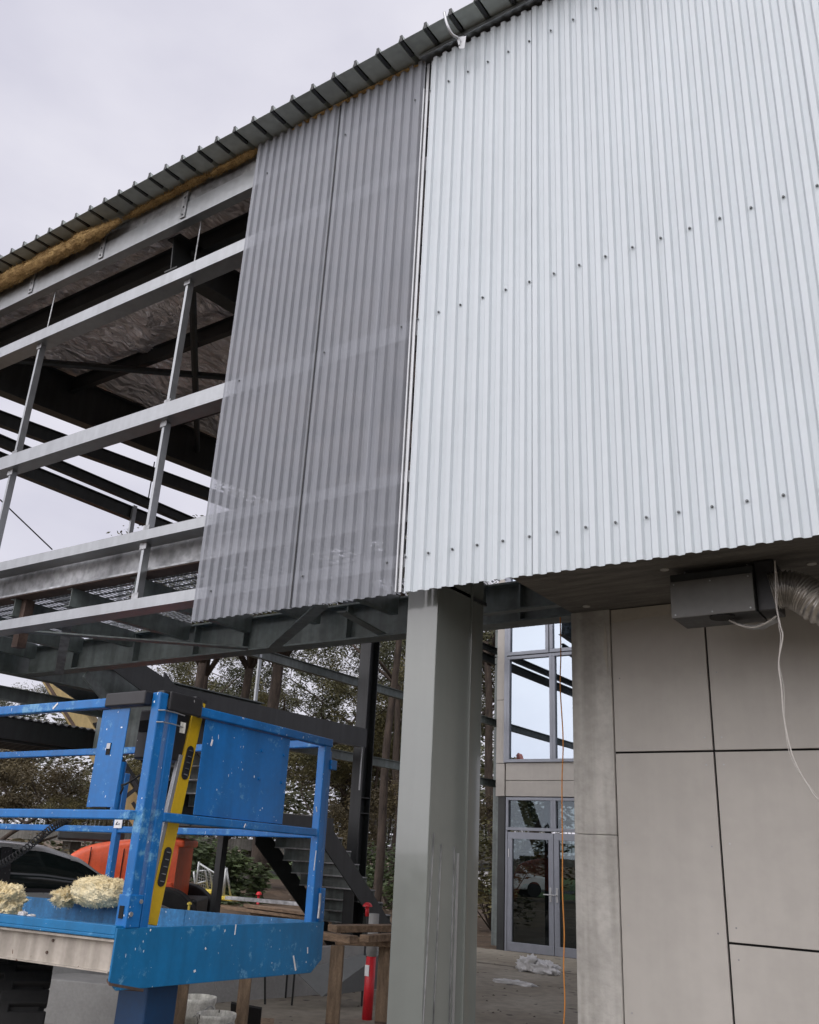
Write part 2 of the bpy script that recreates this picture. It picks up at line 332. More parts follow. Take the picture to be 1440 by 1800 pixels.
g = MB().add([(-90,26,0.004),(-8,40,0.004),(10,90,0.004),(-90,80,0.004)], [(0,1,2,3)])
tag(g.build('grass_ground', M['lawn']), kind='structure')
g = MB().add([(-90,30,0.008),(-14,46,0.008),(-10,52,0.008),(-90,37,0.008)], [(0,1,2,3)])
tag(g.build('road', M['road']), kind='structure')
# ------------------------------------------------------------------ steel building: cladding, roof, frame
Y0 = 3.8
bld = thing('metal_building', 'half clad steel framed hall with white corrugated wall, smoky see-through sheets and bare galvanised girts', 'building', (-3, Y0, 0))
P, A = 0.0762, 0.0095
PROF = [(0.0, 1), (0.15, 1), (0.172, .96), (0.192, .86), (0.308, -.86), (0.328, -.96), (0.35, -1), (0.65, -1), (0.672, -.96), (0.692, -.86), (0.808, .86), (0.828, .96), (0.85, 1)]
def sheet(x0, x1, z0, z1, name, mat, yoff=0.0, label=None, seed=0):
    prof = []; k = 0
    while k*P < x1-x0+1e-6:
        for t_, h_ in PROF:
            if k*P+t_*P <= x1-x0+1e-6: prof.append((x0+(k+t_)*P, h_))
        k += 1
    nz_ = 26; mb = MB(); vs = []; q = len(prof)
    for j in range(nz_+1):
        z = z0+(z1-z0)*j/nz_
        for x, h_ in prof:
            vs.append((x, Y0-0.009+yoff+A*h_+0.0022*noise.noise(Vector((x*2.3, z*1.1, seed)))+0.0008*noise.noise(Vector((x*9, z*5, seed))), z))
    mb.add(vs, [(j*q+i, j*q+i+1, (j+1)*q+i+1, (j+1)*q+i) for j in range(nz_) for i in range(q-1)])
    return mb.build(name, mat, bld, smooth=False, label=label)
scm = None
def screw(parent, x, z, yoff=0.0):
    global scm
    if scm is None:
        b = MB(); b.tube([(0,0,0),(0,-0.003,0)], 0.0072, 10); b.tube([(0,-0.003,0),(0,-0.009,0)], 0.0048, 6)
        o = b.build('screw', M['screw'], None); o.parent = parent; scm = o
    else:
        o = scm.copy(); COL.objects.link(o); o.parent = parent
    o.location = Vector((x, Y0-0.004+yoff, z)) - WM[parent].translation
    return o
for k in range(6):
    x0 = -2.655 + 0.762*k
    s = sheet(x0, x0+0.775, 2.914, 6.80, 'wall_sheet', M['clad'], 0.003*(k % 2), label='white corrugated steel wall sheet', seed=k*3.1)
    for zr in (3.121, 4.664, 6.52):
        for j in range(5):
            screw(s, x0+P*(2*j+1)-0.0 if False else x0+P*(2*j), zr) if (j or k == 0 or True) else None
for k, (xa, xb, zt) in enumerate(((-4.318, -3.44, 6.84), (-3.47, -2.70, 6.84))):
    s = sheet(xa, xb, 2.914, zt, 'translucent_sheet', M['poly'], 0.004*k, label='smoky grey translucent corrugated sheet')
    for zr in (3.104, 4.647, 6.50):
        screw(s, xa+P*2 if k == 0 else xa+P*1, zr); screw(s, xb-P*1, zr)
# joint trims
t = MB(); t.box(-2.70, -2.693, Y0-0.020, Y0-0.004, 2.92, 6.55); t.box(-2.688, -2.668, Y0-0.006, Y0+0.004, 2.92, 6.78)
t.build('joint_trim', M['alu'], bld)
t = MB(); t.box(-3.457, -3.450, Y0-0.0225, Y0-0.019, 2.914, 6.8); t.build('lap_trim', M['dark'], bld)
# roof : trapezoid sheet, gently rising into the building
RS = 0.078
def rz(y): return 6.845 + RS*(y-3.62)
RX0, RX1, RY0, RY1 = -9.35, 3.0, 3.58, 11.4
rb = MB(); prof = []
x = RX0; step = 0.2
while x < RX1:
    prof += [(x, 0), (x+0.155, 0), (x+0.168, 0.045), (x+0.187, 0.045)]; x += step
vs = []
for (px_, h_) in prof: vs += [(px_, RY0, rz(RY0)+h_), (px_, RY1, rz(RY1)+h_)]
rb.add(vs, [(2*i, 2*i+2, 2*i+3, 2*i+1) for i in range(len(prof)-1)])
rb.build('roof_sheet', M['roof'], bld, solid=0.003)
for i in range(int((RX1-RX0)/0.2)):
    t = MB(); xx = RX0+0.2*i+0.1775
    t.prism([(xx-0.012, RY0+0.001, rz(RY0)+0.0), (xx+0.012, RY0+0.001, rz(RY0)), (xx+0.010, RY0-0.004, rz(RY0)+0.05), (xx-0.010, RY0-0.004, rz(RY0)+0.05)], (0, 0.15, 0.0))
    t.build('roof_rib', M['dark'], bld)
# crumpled foil under the roof
def foilf(u, v):
    x = RX0+0.1 + u*(RX1-RX0-0.2); y = 3.95 + v*(RY1-4.05)
    s = 0.07*noise.noise(Vector((x*1.1, y*1.1, 0))) + 0.13*abs(noise.noise(Vector((x*2.6, y*1.5, 4)))) + 0.07*abs(noise.noise(Vector((x*6+y, y*3.2, 9))))
    yy = ((y-4.6) % 1.25)/1.25
    sag = -0.055*math.sin(math.pi*yy)
    return (x, y, rz(y) - 0.10 + s + sag)
MB().grid(360, 260, foilf).build('roof_foil', M['foil'], bld, smooth=True)
# glass wool poking out below the roof edge
def wool_strip(x0, x1, th, drop, seed, parent, mat, name='roof_insulation'):
    n = int((x1-x0)/0.025)+2; k = 14; vs = []
    for i in range(n):
        x = x0 + (x1-x0)*i/(n-1); e = min(1, 6*min(i, n-1-i)/n+0.25)
        for j in range(k):
            a = 2*math.pi*j/k; q = noise.noise(Vector((x*5, a*1.2, seed)))*0.35 + noise.noise(Vector((x*17, a*3, seed)))*0.25
            r = 1+q
            vs.append((x+0.02*q, 3.81 - (0.045 if drop > 0.1 else 0) + math.cos(a)*(0.06 if drop > 0.1 else 0.03)*r*e, rz(3.7) - drop*0.5 - 0.012 + math.sin(a)*drop*0.5*r*e))
    mb = MB(); mb.add(vs, [(i*k+j, i*k+(j+1) % k, (i+1)*k+(j+1) % k, (i+1)*k+j) for i in range(n-1) for j in range(k)])
    mb.add([vs[j] for j in range(k)], [tuple(range(k))]); mb.add([vs[(n-1)*k+j] for j in range(k)], [tuple(range(k))])
    for _ in range(int(4200*(x1-x0)) if drop > 0.02 else 900):
        p_ = Vector(random.choice(vs)); t1 = Vector((random.gauss(0, 1), random.gauss(-.4, .6), random.gauss(-.3, .8))).normalized(); w_ = t1.orthogonal().normalized()*random.uniform(0.0006, 0.002); l_ = random.uniform(0.008, 0.03)
        mb.add([p_-w_, p_+w_, p_+w_*0.6+t1*l_, p_-w_*0.6+t1*l_], [(0, 1, 2, 3)])
    mb.build(name, mat, parent, smooth=True)
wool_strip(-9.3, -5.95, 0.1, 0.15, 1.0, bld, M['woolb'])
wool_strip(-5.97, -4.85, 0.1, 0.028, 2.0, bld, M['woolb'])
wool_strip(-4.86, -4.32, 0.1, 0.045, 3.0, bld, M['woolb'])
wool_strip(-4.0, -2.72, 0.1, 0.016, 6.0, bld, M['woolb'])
# flashing channel above the white wall
t = MB(); t.box(-2.72, 3.0, 3.738, 3.742, 6.805, 6.835); t.box(-2.72, 3.0, 3.742, 3.85, 6.829, 6.835)
t.build('eave_flashing', M['galv'], bld)
t = MB(); t.box(-4.3, 3.0, 3.84, 3.87, 6.6, 6.825); t.build('eave_backing', M['dark'], bld)
# fascia purlins
t = MB(); t.box(-9.3, 3.0, 3.862, 3.867, 6.69, 6.845); t.build('fascia_plate', M['galvd'], bld)
t = MB(); t.box(-9.3, 3.0, 3.85, 3.856, 6.50, 6.69); t.box(-9.3, 3.0, 3.856, 3.93, 6.50, 6.506); t.box(-9.3, 3.0, 3.856, 3.86, 6.684, 6.69)
t.build('fascia_beam', M['galv'], bld)
for i, (pxx, pyy) in enumerate(((330, 345), (187, 417), (63, 484))):
    c = onY(pxx, pyy, 3.86); t = MB(); t.box(c.x-0.03, c.x+0.03, 3.838, 3.848, 6.53, 6.80); o = t.build('splice_plate', M['galvd'], bld, bevel=0.002)
    for zz in (6.56, 6.64, 6.74):
        h_ = MB().tube([(c.x, 3.838, zz), (c.x, 3.833, zz)], 0.009, 8); h_.build('bolt', M['dark'], o)
# girts
def girt(z0, z1, x0=-9.3, x1=1.8):
    t = MB(); t.box(x0, x1, 3.85, 3.855, z0, z1); t.box(x0, x1, 3.855, 3.995, z0, z0+0.004); t.box(x0, x1, 3.99, 3.995, z0+0.004, z0+0.03)
    t.box(x0, x1, 3.855, 3.93, z1-0.004, z1)
    return t.build('girt', M['galv'], bld)
for z0, z1 in ((5.885, 6.0), (4.59, 4.715), (3.60, 3.675), (3.082, 3.16)): girt(z0, z1)
GZ = [3.16, 3.60, 3.675, 4.59, 4.715, 5.885]
for xs in (-7.04, -5.04, -3.04, -1.04):
    for z0, z1 in ((3.16, 3.60), (3.675, 4.59), (4.715, 5.885)):
        t = MB(); t.box(xs-0.022, xs, 3.90, 3.905, z0, z1); t.box(xs, xs+0.005, 3.90, 3.958, z0, z1); t.box(xs-0.022, xs, 3.953, 3.958, z0, z1)
        t.build('bridging_strut', M['galv'], bld)
        t = MB(); t.box(xs-0.04, xs+0.03, 3.893, 3.898, z0, z0+0.06); t.box(xs-0.04, xs+0.03, 3.893, 3.898, z1-0.05, z1); t.build('bridging_clip', M['galvd'], bld)
    MB().tube([(xs, 3.93, 6.0), (xs, 3.93, 6.49)], 0.006, 6).build('bridging_rod', M['galvd'], bld)
# galvanised floor edge beam
t = MB(); t.box(-9.3, -2.5, 3.96, 4.12, 3.722, 3.737); t.box(-9.3, -2.5, 3.96, 4.12, 3.405, 3.42); t.box(-9.3, -2.5, 4.035, 4.045, 3.42, 3.722)
t.build('floor_edge_beam', M['galvd'], bld)
t = MB(); t.box(-9.3, -2.5, 3.965, 4.115, 3.398, 3.403); t.build('beam_underside_primer', M['rust'], bld)
t = MB()
for k in range(16):
    xx = -8.9+0.36*k+random.uniform(-.08, .08); t.box(xx, xx+0.12, 4.029, 4.033, 3.69, 3.695)
t.build('beam_slot', M['galv'], bld)
# purlins, rafters, end frame
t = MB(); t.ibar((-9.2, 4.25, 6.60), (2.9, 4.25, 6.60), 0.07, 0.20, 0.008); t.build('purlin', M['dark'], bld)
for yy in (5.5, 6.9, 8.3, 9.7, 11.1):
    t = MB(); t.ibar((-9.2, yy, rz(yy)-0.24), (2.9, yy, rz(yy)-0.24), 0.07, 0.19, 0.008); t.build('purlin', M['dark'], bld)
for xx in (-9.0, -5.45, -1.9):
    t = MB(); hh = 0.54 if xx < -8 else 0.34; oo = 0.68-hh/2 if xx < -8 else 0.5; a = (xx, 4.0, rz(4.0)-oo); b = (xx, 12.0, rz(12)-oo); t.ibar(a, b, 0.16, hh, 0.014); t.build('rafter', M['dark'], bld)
for (xa, ya, xb, yb) in ((-9.0, 4.2, -5.45, 7.6), (-9.0, 7.6, -5.45, 4.2), (-5.45, 4.2, -1.9, 7.6)):
    t = MB().tube([(xa, ya, rz(ya)-0.40), (xb, yb, rz(yb)-0.40)], 0.04, 8); t.build('roof_brace', M['dark'], bld)
for xx, z_, r_, dy in ((-9.0, 5.89, 0.085, RS), (-9.0, 5.70, 0.06, 0), (-9.05, 5.50, 0.085, 0)):
    t = MB().ibar((xx, 3.95, z_), (xx, 16.5 if dy == 0 else 12, z_+dy*(8 if dy else 0)), 0.09, 2*r_, 0.012)
    t.build('end_wall_rail', M['dark'], bld)
for z_ in (4.19, 2.98):
    t = MB().ibar((-9.0, 3.95, z_), (-9.0, 21.5, z_), 0.09, 0.14, 0.01); t.build('end_wall_rail', M['midst'], bld)
c0 = onX(262, 870, -9.1); MB().tube([(-9.1, c0.y, 5.7), (-9.1, c0.y, 6.35)], 0.008, 6).build('sag_rod', M['dark'], bld)
t = MB().box(-9.02, -8.99, onX(236, 900, -9.0).y-0.03, onX(236, 900, -9.0).y+0.03, 2.98, 5.6); t.build('end_wall_mullion', M['galv'], bld)
t = MB().tube([onX(0, 878, -9.4), onX(92, 966, -9.4)], 0.008, 6); t.build('stay_cable', M['dark'], bld)
a = onX(458, 1150, -9.0); t = MB(); b_ = onX(437, 1225, -9.0); t.bar(a, (a.x, a.y, b_.z-0.3), 0.03, 0.05); t.build('sag_strut', M['galv'], bld)
# end column
ec = MB(); cy0, cy1, cx_ = 11.05, 11.28, -8.40
ec.box(cx_-0.10, cx_+0.10, cy0, cy0+0.014, 0, 5.6); ec.box(cx_-0.10, cx_+0.10, cy1, cy1+0.014, 0, 5.6); ec.box(cx_-0.01, cx_+0.002, cy0+0.014, cy1, 0, 5.6)
for zz in (2.1, 2.32): ec.box(cx_+0.002, cx_+0.095, cy0+0.014, cy1, zz, zz+0.012)
ec.build('end_column', M['dark'], bld)
for yy in (16.6,): MB().box(-9.1, -8.85, yy, yy+0.25, 0, 6.6).build('end_column', M['midst'], bld)

# ------------------------------------------------------------------ steel deck below the building
deck = thing('steel_deck', 'dark painted steel floor frame with mesh gratings slung below the open wall bays', 'steel deck', (-5, 4.5, 0))
t = MB(); t.box(-8.4, -2.14, 5.24, 5.40, 3.1, 3.114); t.box(-8.4, -2.14, 5.24, 5.40, 3.375, 3.389); t.box(-8.4, -2.14, 5.315, 5.325, 3.114, 3.375)
t.build('main_beam', M['midst'], deck)
for xx in (-7.6, -6.7, -5.9, -5.3, -4.2, -3.5, -2.7):
    MB().box(xx, xx+0.012, 5.25, 5.315, 3.114, 3.375).build('stiffener', M['midst'], deck)
t = MB(); t.box(-8.56, -8.42, 3.9, 8.9, 3.1, 3.114); t.box(-8.56, -8.42, 3.9, 8.9, 3.376, 3.39); t.box(-8.50, -8.49, 3.9, 8.9, 3.114, 3.376)
t.build('side_beam', M['midst'], deck)
xx = -3.70-0.75*6
while xx < -1.6:
    t = MB(); t.box(xx-0.07, xx, 4.0, 5.24, 3.25, 3.257); t.box(xx-0.006, xx, 4.0, 5.24, 3.257, 3.39); t.box(xx-0.07, xx, 4.0, 5.24, 3.39, 3.396)
    t.build('joist', M['midst'], deck)
    gr = MB(); x0, x1 = xx-0.745, xx-0.005
    j = 0
    while x0+0.05*j < x1: gr.box(x0+0.05*j, x0+0.05*j+0.006, 4.13, 5.24, 3.400, 3.409); j += 1
    yy = 4.15
    while yy < 5.2: gr.box(x0, x1, yy, yy+0.008, 3.401, 3.412); yy += 0.10
    gr.build('grating', M['galv'], deck)
    xx += 0.75
# plan bracing and hanger
def bb(name, p0, p1, wd, ht, mt=M['midst']): MB().bar(p0, p1, wd, ht).build(name, mt, deck)
bb('plan_brace', onZ(20, 1108, 3.10), onZ(436, 1140, 3.10), 0.09, 0.012); bb('plan_brace', onZ(482, 1138, 3.08), onZ(566, 1064, 3.08), 0.09, 0.012)
bb('plan_brace', onZ(600, 1075, 3.12), onZ(690, 1125, 3.12), 0.07, 0.012)
bb('plan_brace', onZ(850, 1080, 3.12), onZ(985, 1063, 3.12), 0.07, 0.012)
hg = onY(118, 1060, 4.2); h2 = onY(100, 1180, 4.75)
MB().box(-6.72, -6.64, 4.06, 4.14, 3.0, 3.40).build('hanger_post', M['rust'], deck)
t = MB(); t.bar(onZ(122, 1080, 3.3), onZ(105, 1178, 3.02), 0.075, 0.075); t.build('hanger_post', M['galvd'], deck)
bb('knee_brace', onX(150, 1185, -7.4), onX(215, 1262, -7.4), 0.03, 0.08)

# ------------------------------------------------------------------ staircase behind
st = thing('steel_staircase', 'dark steel staircase with landing dropping to the ground behind the blue lift', 'staircase', (-8.5, 12, 0))
SX0, SX1 = -9.25, -8.0
fl = [(6.44, 3.42), (7.0, 3.22), (10.6, 3.27), (10.6, 3.02), (8.75, 2.98), (8.75, 2.98), (6.9, 2.96), (6.2, 3.2)]
for xs in (SX0, SX1): MB().prism([(xs, y_, z_) for y_, z_ in [(6.0,3.62),(6.44,3.42),(7.0,3.25),(10.7,3.27),(10.7,3.0),(6.95,2.95),(6.0,3.3)]], (-0.02, 0, 0)).build('landing_stringer', M['dark'], st)
sl = (0.605-1.89)/(11.6-9.99)
def zl(y): return 1.89 + sl*(y-9.99)
for xs in (SX0, SX1):
    MB().prism([(xs, 9.9, zl(9.9)), (xs, 12.36, 0.0), (xs, 12.0, 0.0), (xs, 9.9, zl(9.9)-0.36)], (-0.02, 0, 0)).build('stringer', M['dark'], st)
n = 17; y0s = 9.9
for i in range(n):
    y_ = y0s + i*0.21; z_ = zl(y_) - 0.06
    if z_ < 0.12: break
    t = MB(); t.box(SX0+0.001, SX1-0.021, y_-0.02, y_+0.22, z_-0.01, z_+0.006); t.build('tread', M['galvd'], st)
    t = MB(); t.box(SX0+0.001, SX1-0.021, y_+0.20, y_+0.206, z_-0.16, z_-0.012); t.build('riser', M['midst'], st)
MB().box(SX0+0.001, SX1-0.021, 7.0, 10.6, 3.04, 3.10).build('landing_plate', M['dark'], st)
MB().box(-10.7, SX1+0.01, 9.0, 10.05, 1.78, 1.98).build('lower_landing', M['dark'], st)
for xs in (-9.38, -8.28): MB().prism([(xs, 9.1, 1.98), (xs, 7.0, 3.45), (xs, 7.0, 3.1), (xs, 8.75, 1.78)], (-0.02, 0, 0)).build('stringer', M['dark'], st)
for i in range(9):
    y_ = 8.85-0.21*i; z_ = 2.02+0.15*i
    MB().box(-9.379, -8.301, y_-0.2, y_+0.02, z_, z_+0.014).build('tread', M['galvd'], st)
    MB().box(-9.379, -8.301, y_-0.2, y_-0.194, z_+0.015, z_+0.148).build('riser', M['midst'], st)
for xs in (-10.6, -9.4): MB().box(xs, xs+0.1, 9.3, 9.4, 0, 1.78).build('landing_post', M['dark'], st)
MB().box(SX0+0.001, SX1-0.021, 6.9, 6.93, 2.5, 3.03).build('landing_fascia', M['midst'], st)
a0 = onX(590, 1305, -8.05)
MB().tube([(-8.06, 10.1, 3.0), (-8.06, 10.68, 3.0), (-8.06, 10.68, 2.4)], 0.012, 8).build('handrail', M['alu'], st)

# awning left
aw = thing('dark_canopy', 'low dark canopy roof with corrugated sheet edge beyond the lift rails', 'canopy', (-9.6, 6.5, 0))
ya, yb = 3.6, 7.2
MB().box(-9.42, -9.38, ya, yb, 2.56, 2.78).build('fascia', M['dark'], aw)
mb = MB(); vs = []; n = int((yb-ya)/0.0762*8)
for i in range(n+1):
    y_ = ya+(yb-ya)*i/n; z_ = 2.80+0.014*math.cos(2*math.pi*y_/0.105); vs += [(-9.36, y_, z_), (-10.5, y_, z_+0.07)]
mb.add(vs, [(2*i, 2*i+2, 2*i+3, 2*i+1) for i in range(n)]); mb.build('corrugated_roof', M['galvd'], aw, smooth=True, solid=0.002)
mb = MB()
for i in range(6): mb.box(-9.46-0.16*i-0.05, -9.46-0.16*i, ya, yb, 2.53, 2.58)
mb.box(-10.5, -9.44, ya, yb, 2.581, 2.60); mb.build('deck_rib', M['dark'], aw)
for yy in (3.7, 4.9):
    MB().box(-10.45, -10.35, yy, yy+0.1, 0, 2.53).build('post', M['dark'], aw)
    MB().box(-9.95, -9.85, yy, yy+0.1, 0, 2.53).build('post', M['dark'], aw)

# ------------------------------------------------------------------ steel column
cx0, cx1 = -2.727, -2.527
scol = thing('steel_column', 'tall pale grey-green steel column with thin pale lines down its lower side, holding the wall corner', 'column', (-2.6, 4.2, 0))
MB().box(cx0, cx1, 3.95, 4.31, 0.0, 3.38).build('column_shaft', M['colp'], scol, bevel=0.004)
MB().box(cx0+0.02, cx1-0.012, 4.313, 4.48, 0.0, 3.3).build('rear_flange', M['colp'], scol, bevel=0.003)
MB().box(cx1-0.010, cx1+0.012, 4.305, 4.318, 0.0, 3.3).build('weld_edge', M['colp'], scol, bevel=0.003)
MB().box(cx0-0.06, cx1+0.05, 3.9, 4.55, 0.0, 0.02).build('base_plate', M['galvd'], scol)
MB().box(cx0-0.0, cx1+0.0, 3.93, 4.5, 3.0, 3.02).build('cap_plate', M['dark'], scol)
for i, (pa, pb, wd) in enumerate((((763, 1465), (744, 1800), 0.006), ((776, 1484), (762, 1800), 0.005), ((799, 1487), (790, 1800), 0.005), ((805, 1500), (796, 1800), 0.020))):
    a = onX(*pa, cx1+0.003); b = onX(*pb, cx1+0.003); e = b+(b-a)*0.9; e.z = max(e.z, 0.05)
    MB().bar(a, e, wd, 0.005, up=(1, 0, 0)).build('pale_line' if wd < 0.01 else 'pale_strip', M['galvd'] if i < 3 else M['alu'], scol)  # narrow pale strips running down the lower right face of the column

# ------------------------------------------------------------------ concrete soffit slab, column, panel wall
WY = 4.85
def wy(px_, py_): return onY(px_, py_, WY)
sl_ = thing('suspended_slab', 'rough dark concrete floor slab seen from below over the panel wall', 'concrete slab', (-2, 4.5, 3.0))
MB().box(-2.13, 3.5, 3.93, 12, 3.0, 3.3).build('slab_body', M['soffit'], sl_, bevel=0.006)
for p in ((1031, 1065), (1168, 1000), (1427, 990)):
    c = onZ(*p, 3.0); MB().tube([(c.x, c.y, 2.999), (c.x, c.y, 2.994)], 0.022, 12).build('mortar_patch', M['conc'], sl_)
cc = thing('concrete_column', 'square pale concrete column with air holes and a cold joint beside the panel wall', 'column', (-2.0, 5.0, 0))
xl, xr = -2.135, -1.89
MB().box(xl, xr, WY-0.012, WY+0.30, 1.7395, 3.0).build('upper_lift', M['conc'], cc, bevel=0.005)
MB().box(xl-0.001, xr+0.001, WY-0.014, WY+0.302, 0, 1.738).build('lower_lift', M['conc'], cc, bevel=0.005)
pw = thing('panel_wall', 'fibre cement panel wall with thin black joints beneath the slab', 'wall', (-0.5, 5.0, 0))
MB().box(xr, 3.4, WY+0.02, WY+0.25, 0, 3.0).build('backing', M['grout'], pw)
g_ = 0.011
jx = wy(1250, 1250).x; jz1 = wy(1257, 1320).z; jz2 = wy(1284, 1658).z
def pan(x0, x1, z0, z1):
    o = MB().box(x0+g_/2, x1-g_/2, WY, WY+0.02, z0+g_/2, z1-g_/2).build('wall_panel', M['panel'], pw, bevel=0.0015)
    f = MB(); nx = 3 if x1-x0 > 0.9 else 2; nz = max(2, int((z1-z0)/0.38)+1)
    for i in range(nx):
        for j in range(nz):
            x = x0+0.045+(x1-x0-0.09)*i/(nx-1); z = z0+0.07+(z1-z0-0.14)*j/(nz-1)
            f.tube([(x, WY+0.001, z), (x, WY-0.0015, z)], 0.0045, 8)
    f.build('fixing', M['galvd'], o)
pan(xr, jx, jz1, 3.0); pan(jx, jx+1.2, jz1, 3.0); pan(jx+1.2, jx+2.4, jz1, 3.0)
pan(xr, jx, 0.02, jz1); pan(jx, jx+1.2, jz2, jz1); pan(jx, jx+1.2, 0.02, jz2); pan(jx+1.2, jx+2.4, 0.02, jz1)
# tape strips
def flat(name, pts, Y, label, cat, mt=M['tape'], th=0.003):
    q = [onY(px_, py_, Y) for px_, py_ in pts]; single(MB().prism(q, (0, -th, 0)), name, mt, min(q, key=lambda v: v.z), label, cat)
flat('tape_strip', [(1074, 1073), (1178, 1062), (1178, 1079), (1076, 1095)], WY-0.001, 'beige tape strip along the top of the panel wall', 'tape')
flat('tape_strip', [(1063, 1093), (1067, 1118), (1069, 1183), (1061, 1150)], WY-0.015, 'torn beige tape hanging down the concrete column corner', 'tape')

# fan coil box
fc = thing('duct_box', 'dark sheet metal duct box hung under the slab above the panel wall', 'duct box', onZ(1250, 1060, 2.72))
yb0 = 4.22
q = [onY(1179, 1022, yb0), onY(1323, 1008, yb0), onY(1328, 1072, yb0), onY(1181, 1088, yb0)]
bx0, bx1, bz0, bz1 = q[3].x, q[2].x, (q[3].z+q[2].z)/2, (q[0].z+q[1].z)/2
M['ductg'] = MAT('dull_grey_sheet', (0.12, 0.12, 0.115), 0.55, 0.1, 0.12, 3)
MB().box(bx0, bx1, yb0, yb0+0.006, bz0, bz1).build('front_panel', M['ductg'], fc, bevel=0.003)
MB().box(bx0, bx1, yb0+0.008, yb0+0.24, bz0+0.002, bz1+0.04).build('casing', M['dark'], fc, bevel=0.004)
MB().box(bx1+0.001, bx1+0.09, yb0+0.05, yb0+0.22, bz0+0.01, bz1+0.07).build('side_box', M['black'], fc, bevel=0.004)
for xx in (bx0+0.02, (bx0+bx1)/2, bx1-0.02):
    for zz in (bz0+0.015, bz1-0.015): MB().tube([(xx, yb0, zz), (xx, yb0-0.003, zz)], 0.004, 8).build('screw', M['galvd'], fc)
cxm = (bx0+bx1)/2+0.03
MB().tube([(cxm, yb0+0.06, bz0+0.006), (cxm, yb0+0.06, bz0-0.006)], 0.06, 20).build('spigot', M['grout'], fc, smooth=False)
ln = []
for i in range(15):
    a = math.pi*i/14; ln.append((cxm+0.02+0.22*i/14, yb0+0.10, bz0-0.01-0.045*math.sin(a)))
MB().tube(ln, 0.004, 6).build('loose_wire', M['wire'], fc)
MB().grid(14, 8, lambda u, v: (cxm+0.03+0.2*u, yb0+0.12+0.08*v, bz0-0.012-0.05*math.sin(math.pi*u)*(0.6+0.4*noise.noise(Vector((u*4, v*3, 1)))))).build('hanging_sleeve', M['galvd'], fc, smooth=True, solid=0.002)
for xx in (bx0+0.05, bx1-0.04): MB().tube([(xx, yb0+0.1, bz1+0.03), (xx, yb0+0.1, 3.0)], 0.006, 6).build('hanger_rod', M['galvd'], fc)
# flexible duct
fd = thing('flexible_duct', 'crinkled foil flexible duct curving from the dark duct box', 'duct', onY(1400, 1060, yb0+0.05))
path = [onY(1356, 1040, yb0+0.08), onY(1378, 1036, yb0+0.09), onY(1402, 1040, yb0+0.10), onY(1425, 1052, yb0+0.10), onY(1446, 1066, yb0+0.10), onY(1490, 1072, yb0+0.12), onY(1560, 1078, yb0+0.14)]
def smoothpath(p, n):
    out = []
    for i in range(len(p)-1):
        p0, p1, p2, p3 = p[max(i-1, 0)], p[i], p[i+1], p[min(i+2, len(p)-1)]
        for k in range(n):
            t = k/n; out.append(0.5*((2*p1)+(p2-p0)*t+(2*p0-5*p1+4*p2-p3)*t*t+(3*p1-p0-3*p2+p3)*t**3))
    return out+[p[-1]]
sp = smoothpath(path, 22)
MB().tube(sp, [0.088+0.006*math.sin(i*1.35)+0.004*noise.noise(Vector((i*0.4, 0, 0))) for i in range(len(sp))], 28).build('duct_hose', M['duct'], fd, smooth=True)
def wire(name, pts, r, label, cat, mt, n=10, group=None):
    p = smoothpath([Vector(q) for q in pts], n); single(MB().tube(p, r, 8), name, mt, min(p, key=lambda v: v.z), label, cat, group, smooth=True)
wp = [(1362, 985), (1364, 1030), (1364, 1060), (1372, 1100), (1376, 1120), (1369, 1165), (1374, 1210), (1378, 1260), (1388, 1310), (1400, 1345), (1420, 1380), (1442, 1408), (1500, 1440)]
wire('hanging_wire', [onY(px_, py_, 4.15) for px_, py_ in wp], 0.0035, 'thick pale cable drooping from the slab past the foil duct', 'cable', M['wire'])
wire('hanging_wire', [onY(px_+(4*math.sin(i*1.3)), py_, 4.17) for i, (px_, py_) in enumerate(wp)], 0.002, 'thin pale wire twisted along the thick cable at the right', 'cable', M['wire'])
# orange extension cord from above
op = [(985, 1085), (986, 1150), (985, 1210), (990, 1300), (988, 1380), (989, 1500), (989, 1570), (992, 1640), (991, 1700), (993, 1760), (991, 1815), (994, 1900), (1000, 2100)]
pts = [onY(px_, py_, 4.9) for px_, py_ in op]; pts[-1].z = 0.02
wire('extension_cord', pts, 0.0038, 'thin orange extension cord hanging down beside the concrete column', 'cord', M['cable'])
# ------------------------------------------------------------------ glazed wing with doors
GY = 15.9
gw = thing('glazed_building', 'grey clad building end with tall reflective windows over glass double doors', 'building', (-7, GY, 0))
def gx(px_, py_): return onY(px_, py_, GY)
X0 = -8.42; XR = -4.5
xa = -8.66
for z0, z1 in ((2.70, 3.31), (3.32, 4.55), (4.56, 7.4)):
    MB().box(xa, X0-0.05, GY, GY+0.3, z0, z1).build('corner_cladding', M['panel'], gw, bevel=0.003)
MB().box(xa+0.04, X0-0.05, GY+0.03, GY+0.25, 0, 2.695).build('corner_post', M['dark'], gw)
MB().box(X0-0.02, XR, GY, GY+0.1, 2.70, 2.985).build('spandrel', M['panel'], gw, bevel=0.003)
MB().box(X0-0.02, XR, GY+0.001, GY+0.1, 2.995, 3.32).build('spandrel', M['panel'], gw, bevel=0.003)
def window(x0, x1, z0, z1, fw=0.06, gm='glass', name='window', depth=0.10):
    fr = MB(); fr.box(x0, x1, GY-0.03, GY+depth, z0, z0+fw); fr.box(x0, x1, GY-0.03, GY+depth, z1-fw, z1)
    fr.box(x0, x0+fw, GY-0.03, GY+depth, z0+fw, z1-fw); fr.box(x1-fw, x1, GY-0.03, GY+depth, z0+fw, z1-fw)
    o = fr.build(name, M['frame'], gw, bevel=0.004)
    MB().box(x0+fw, x1-fw, GY+0.02, GY+0.028, z0+fw, z1-fw).build('pane', M[gm], o)
    return o
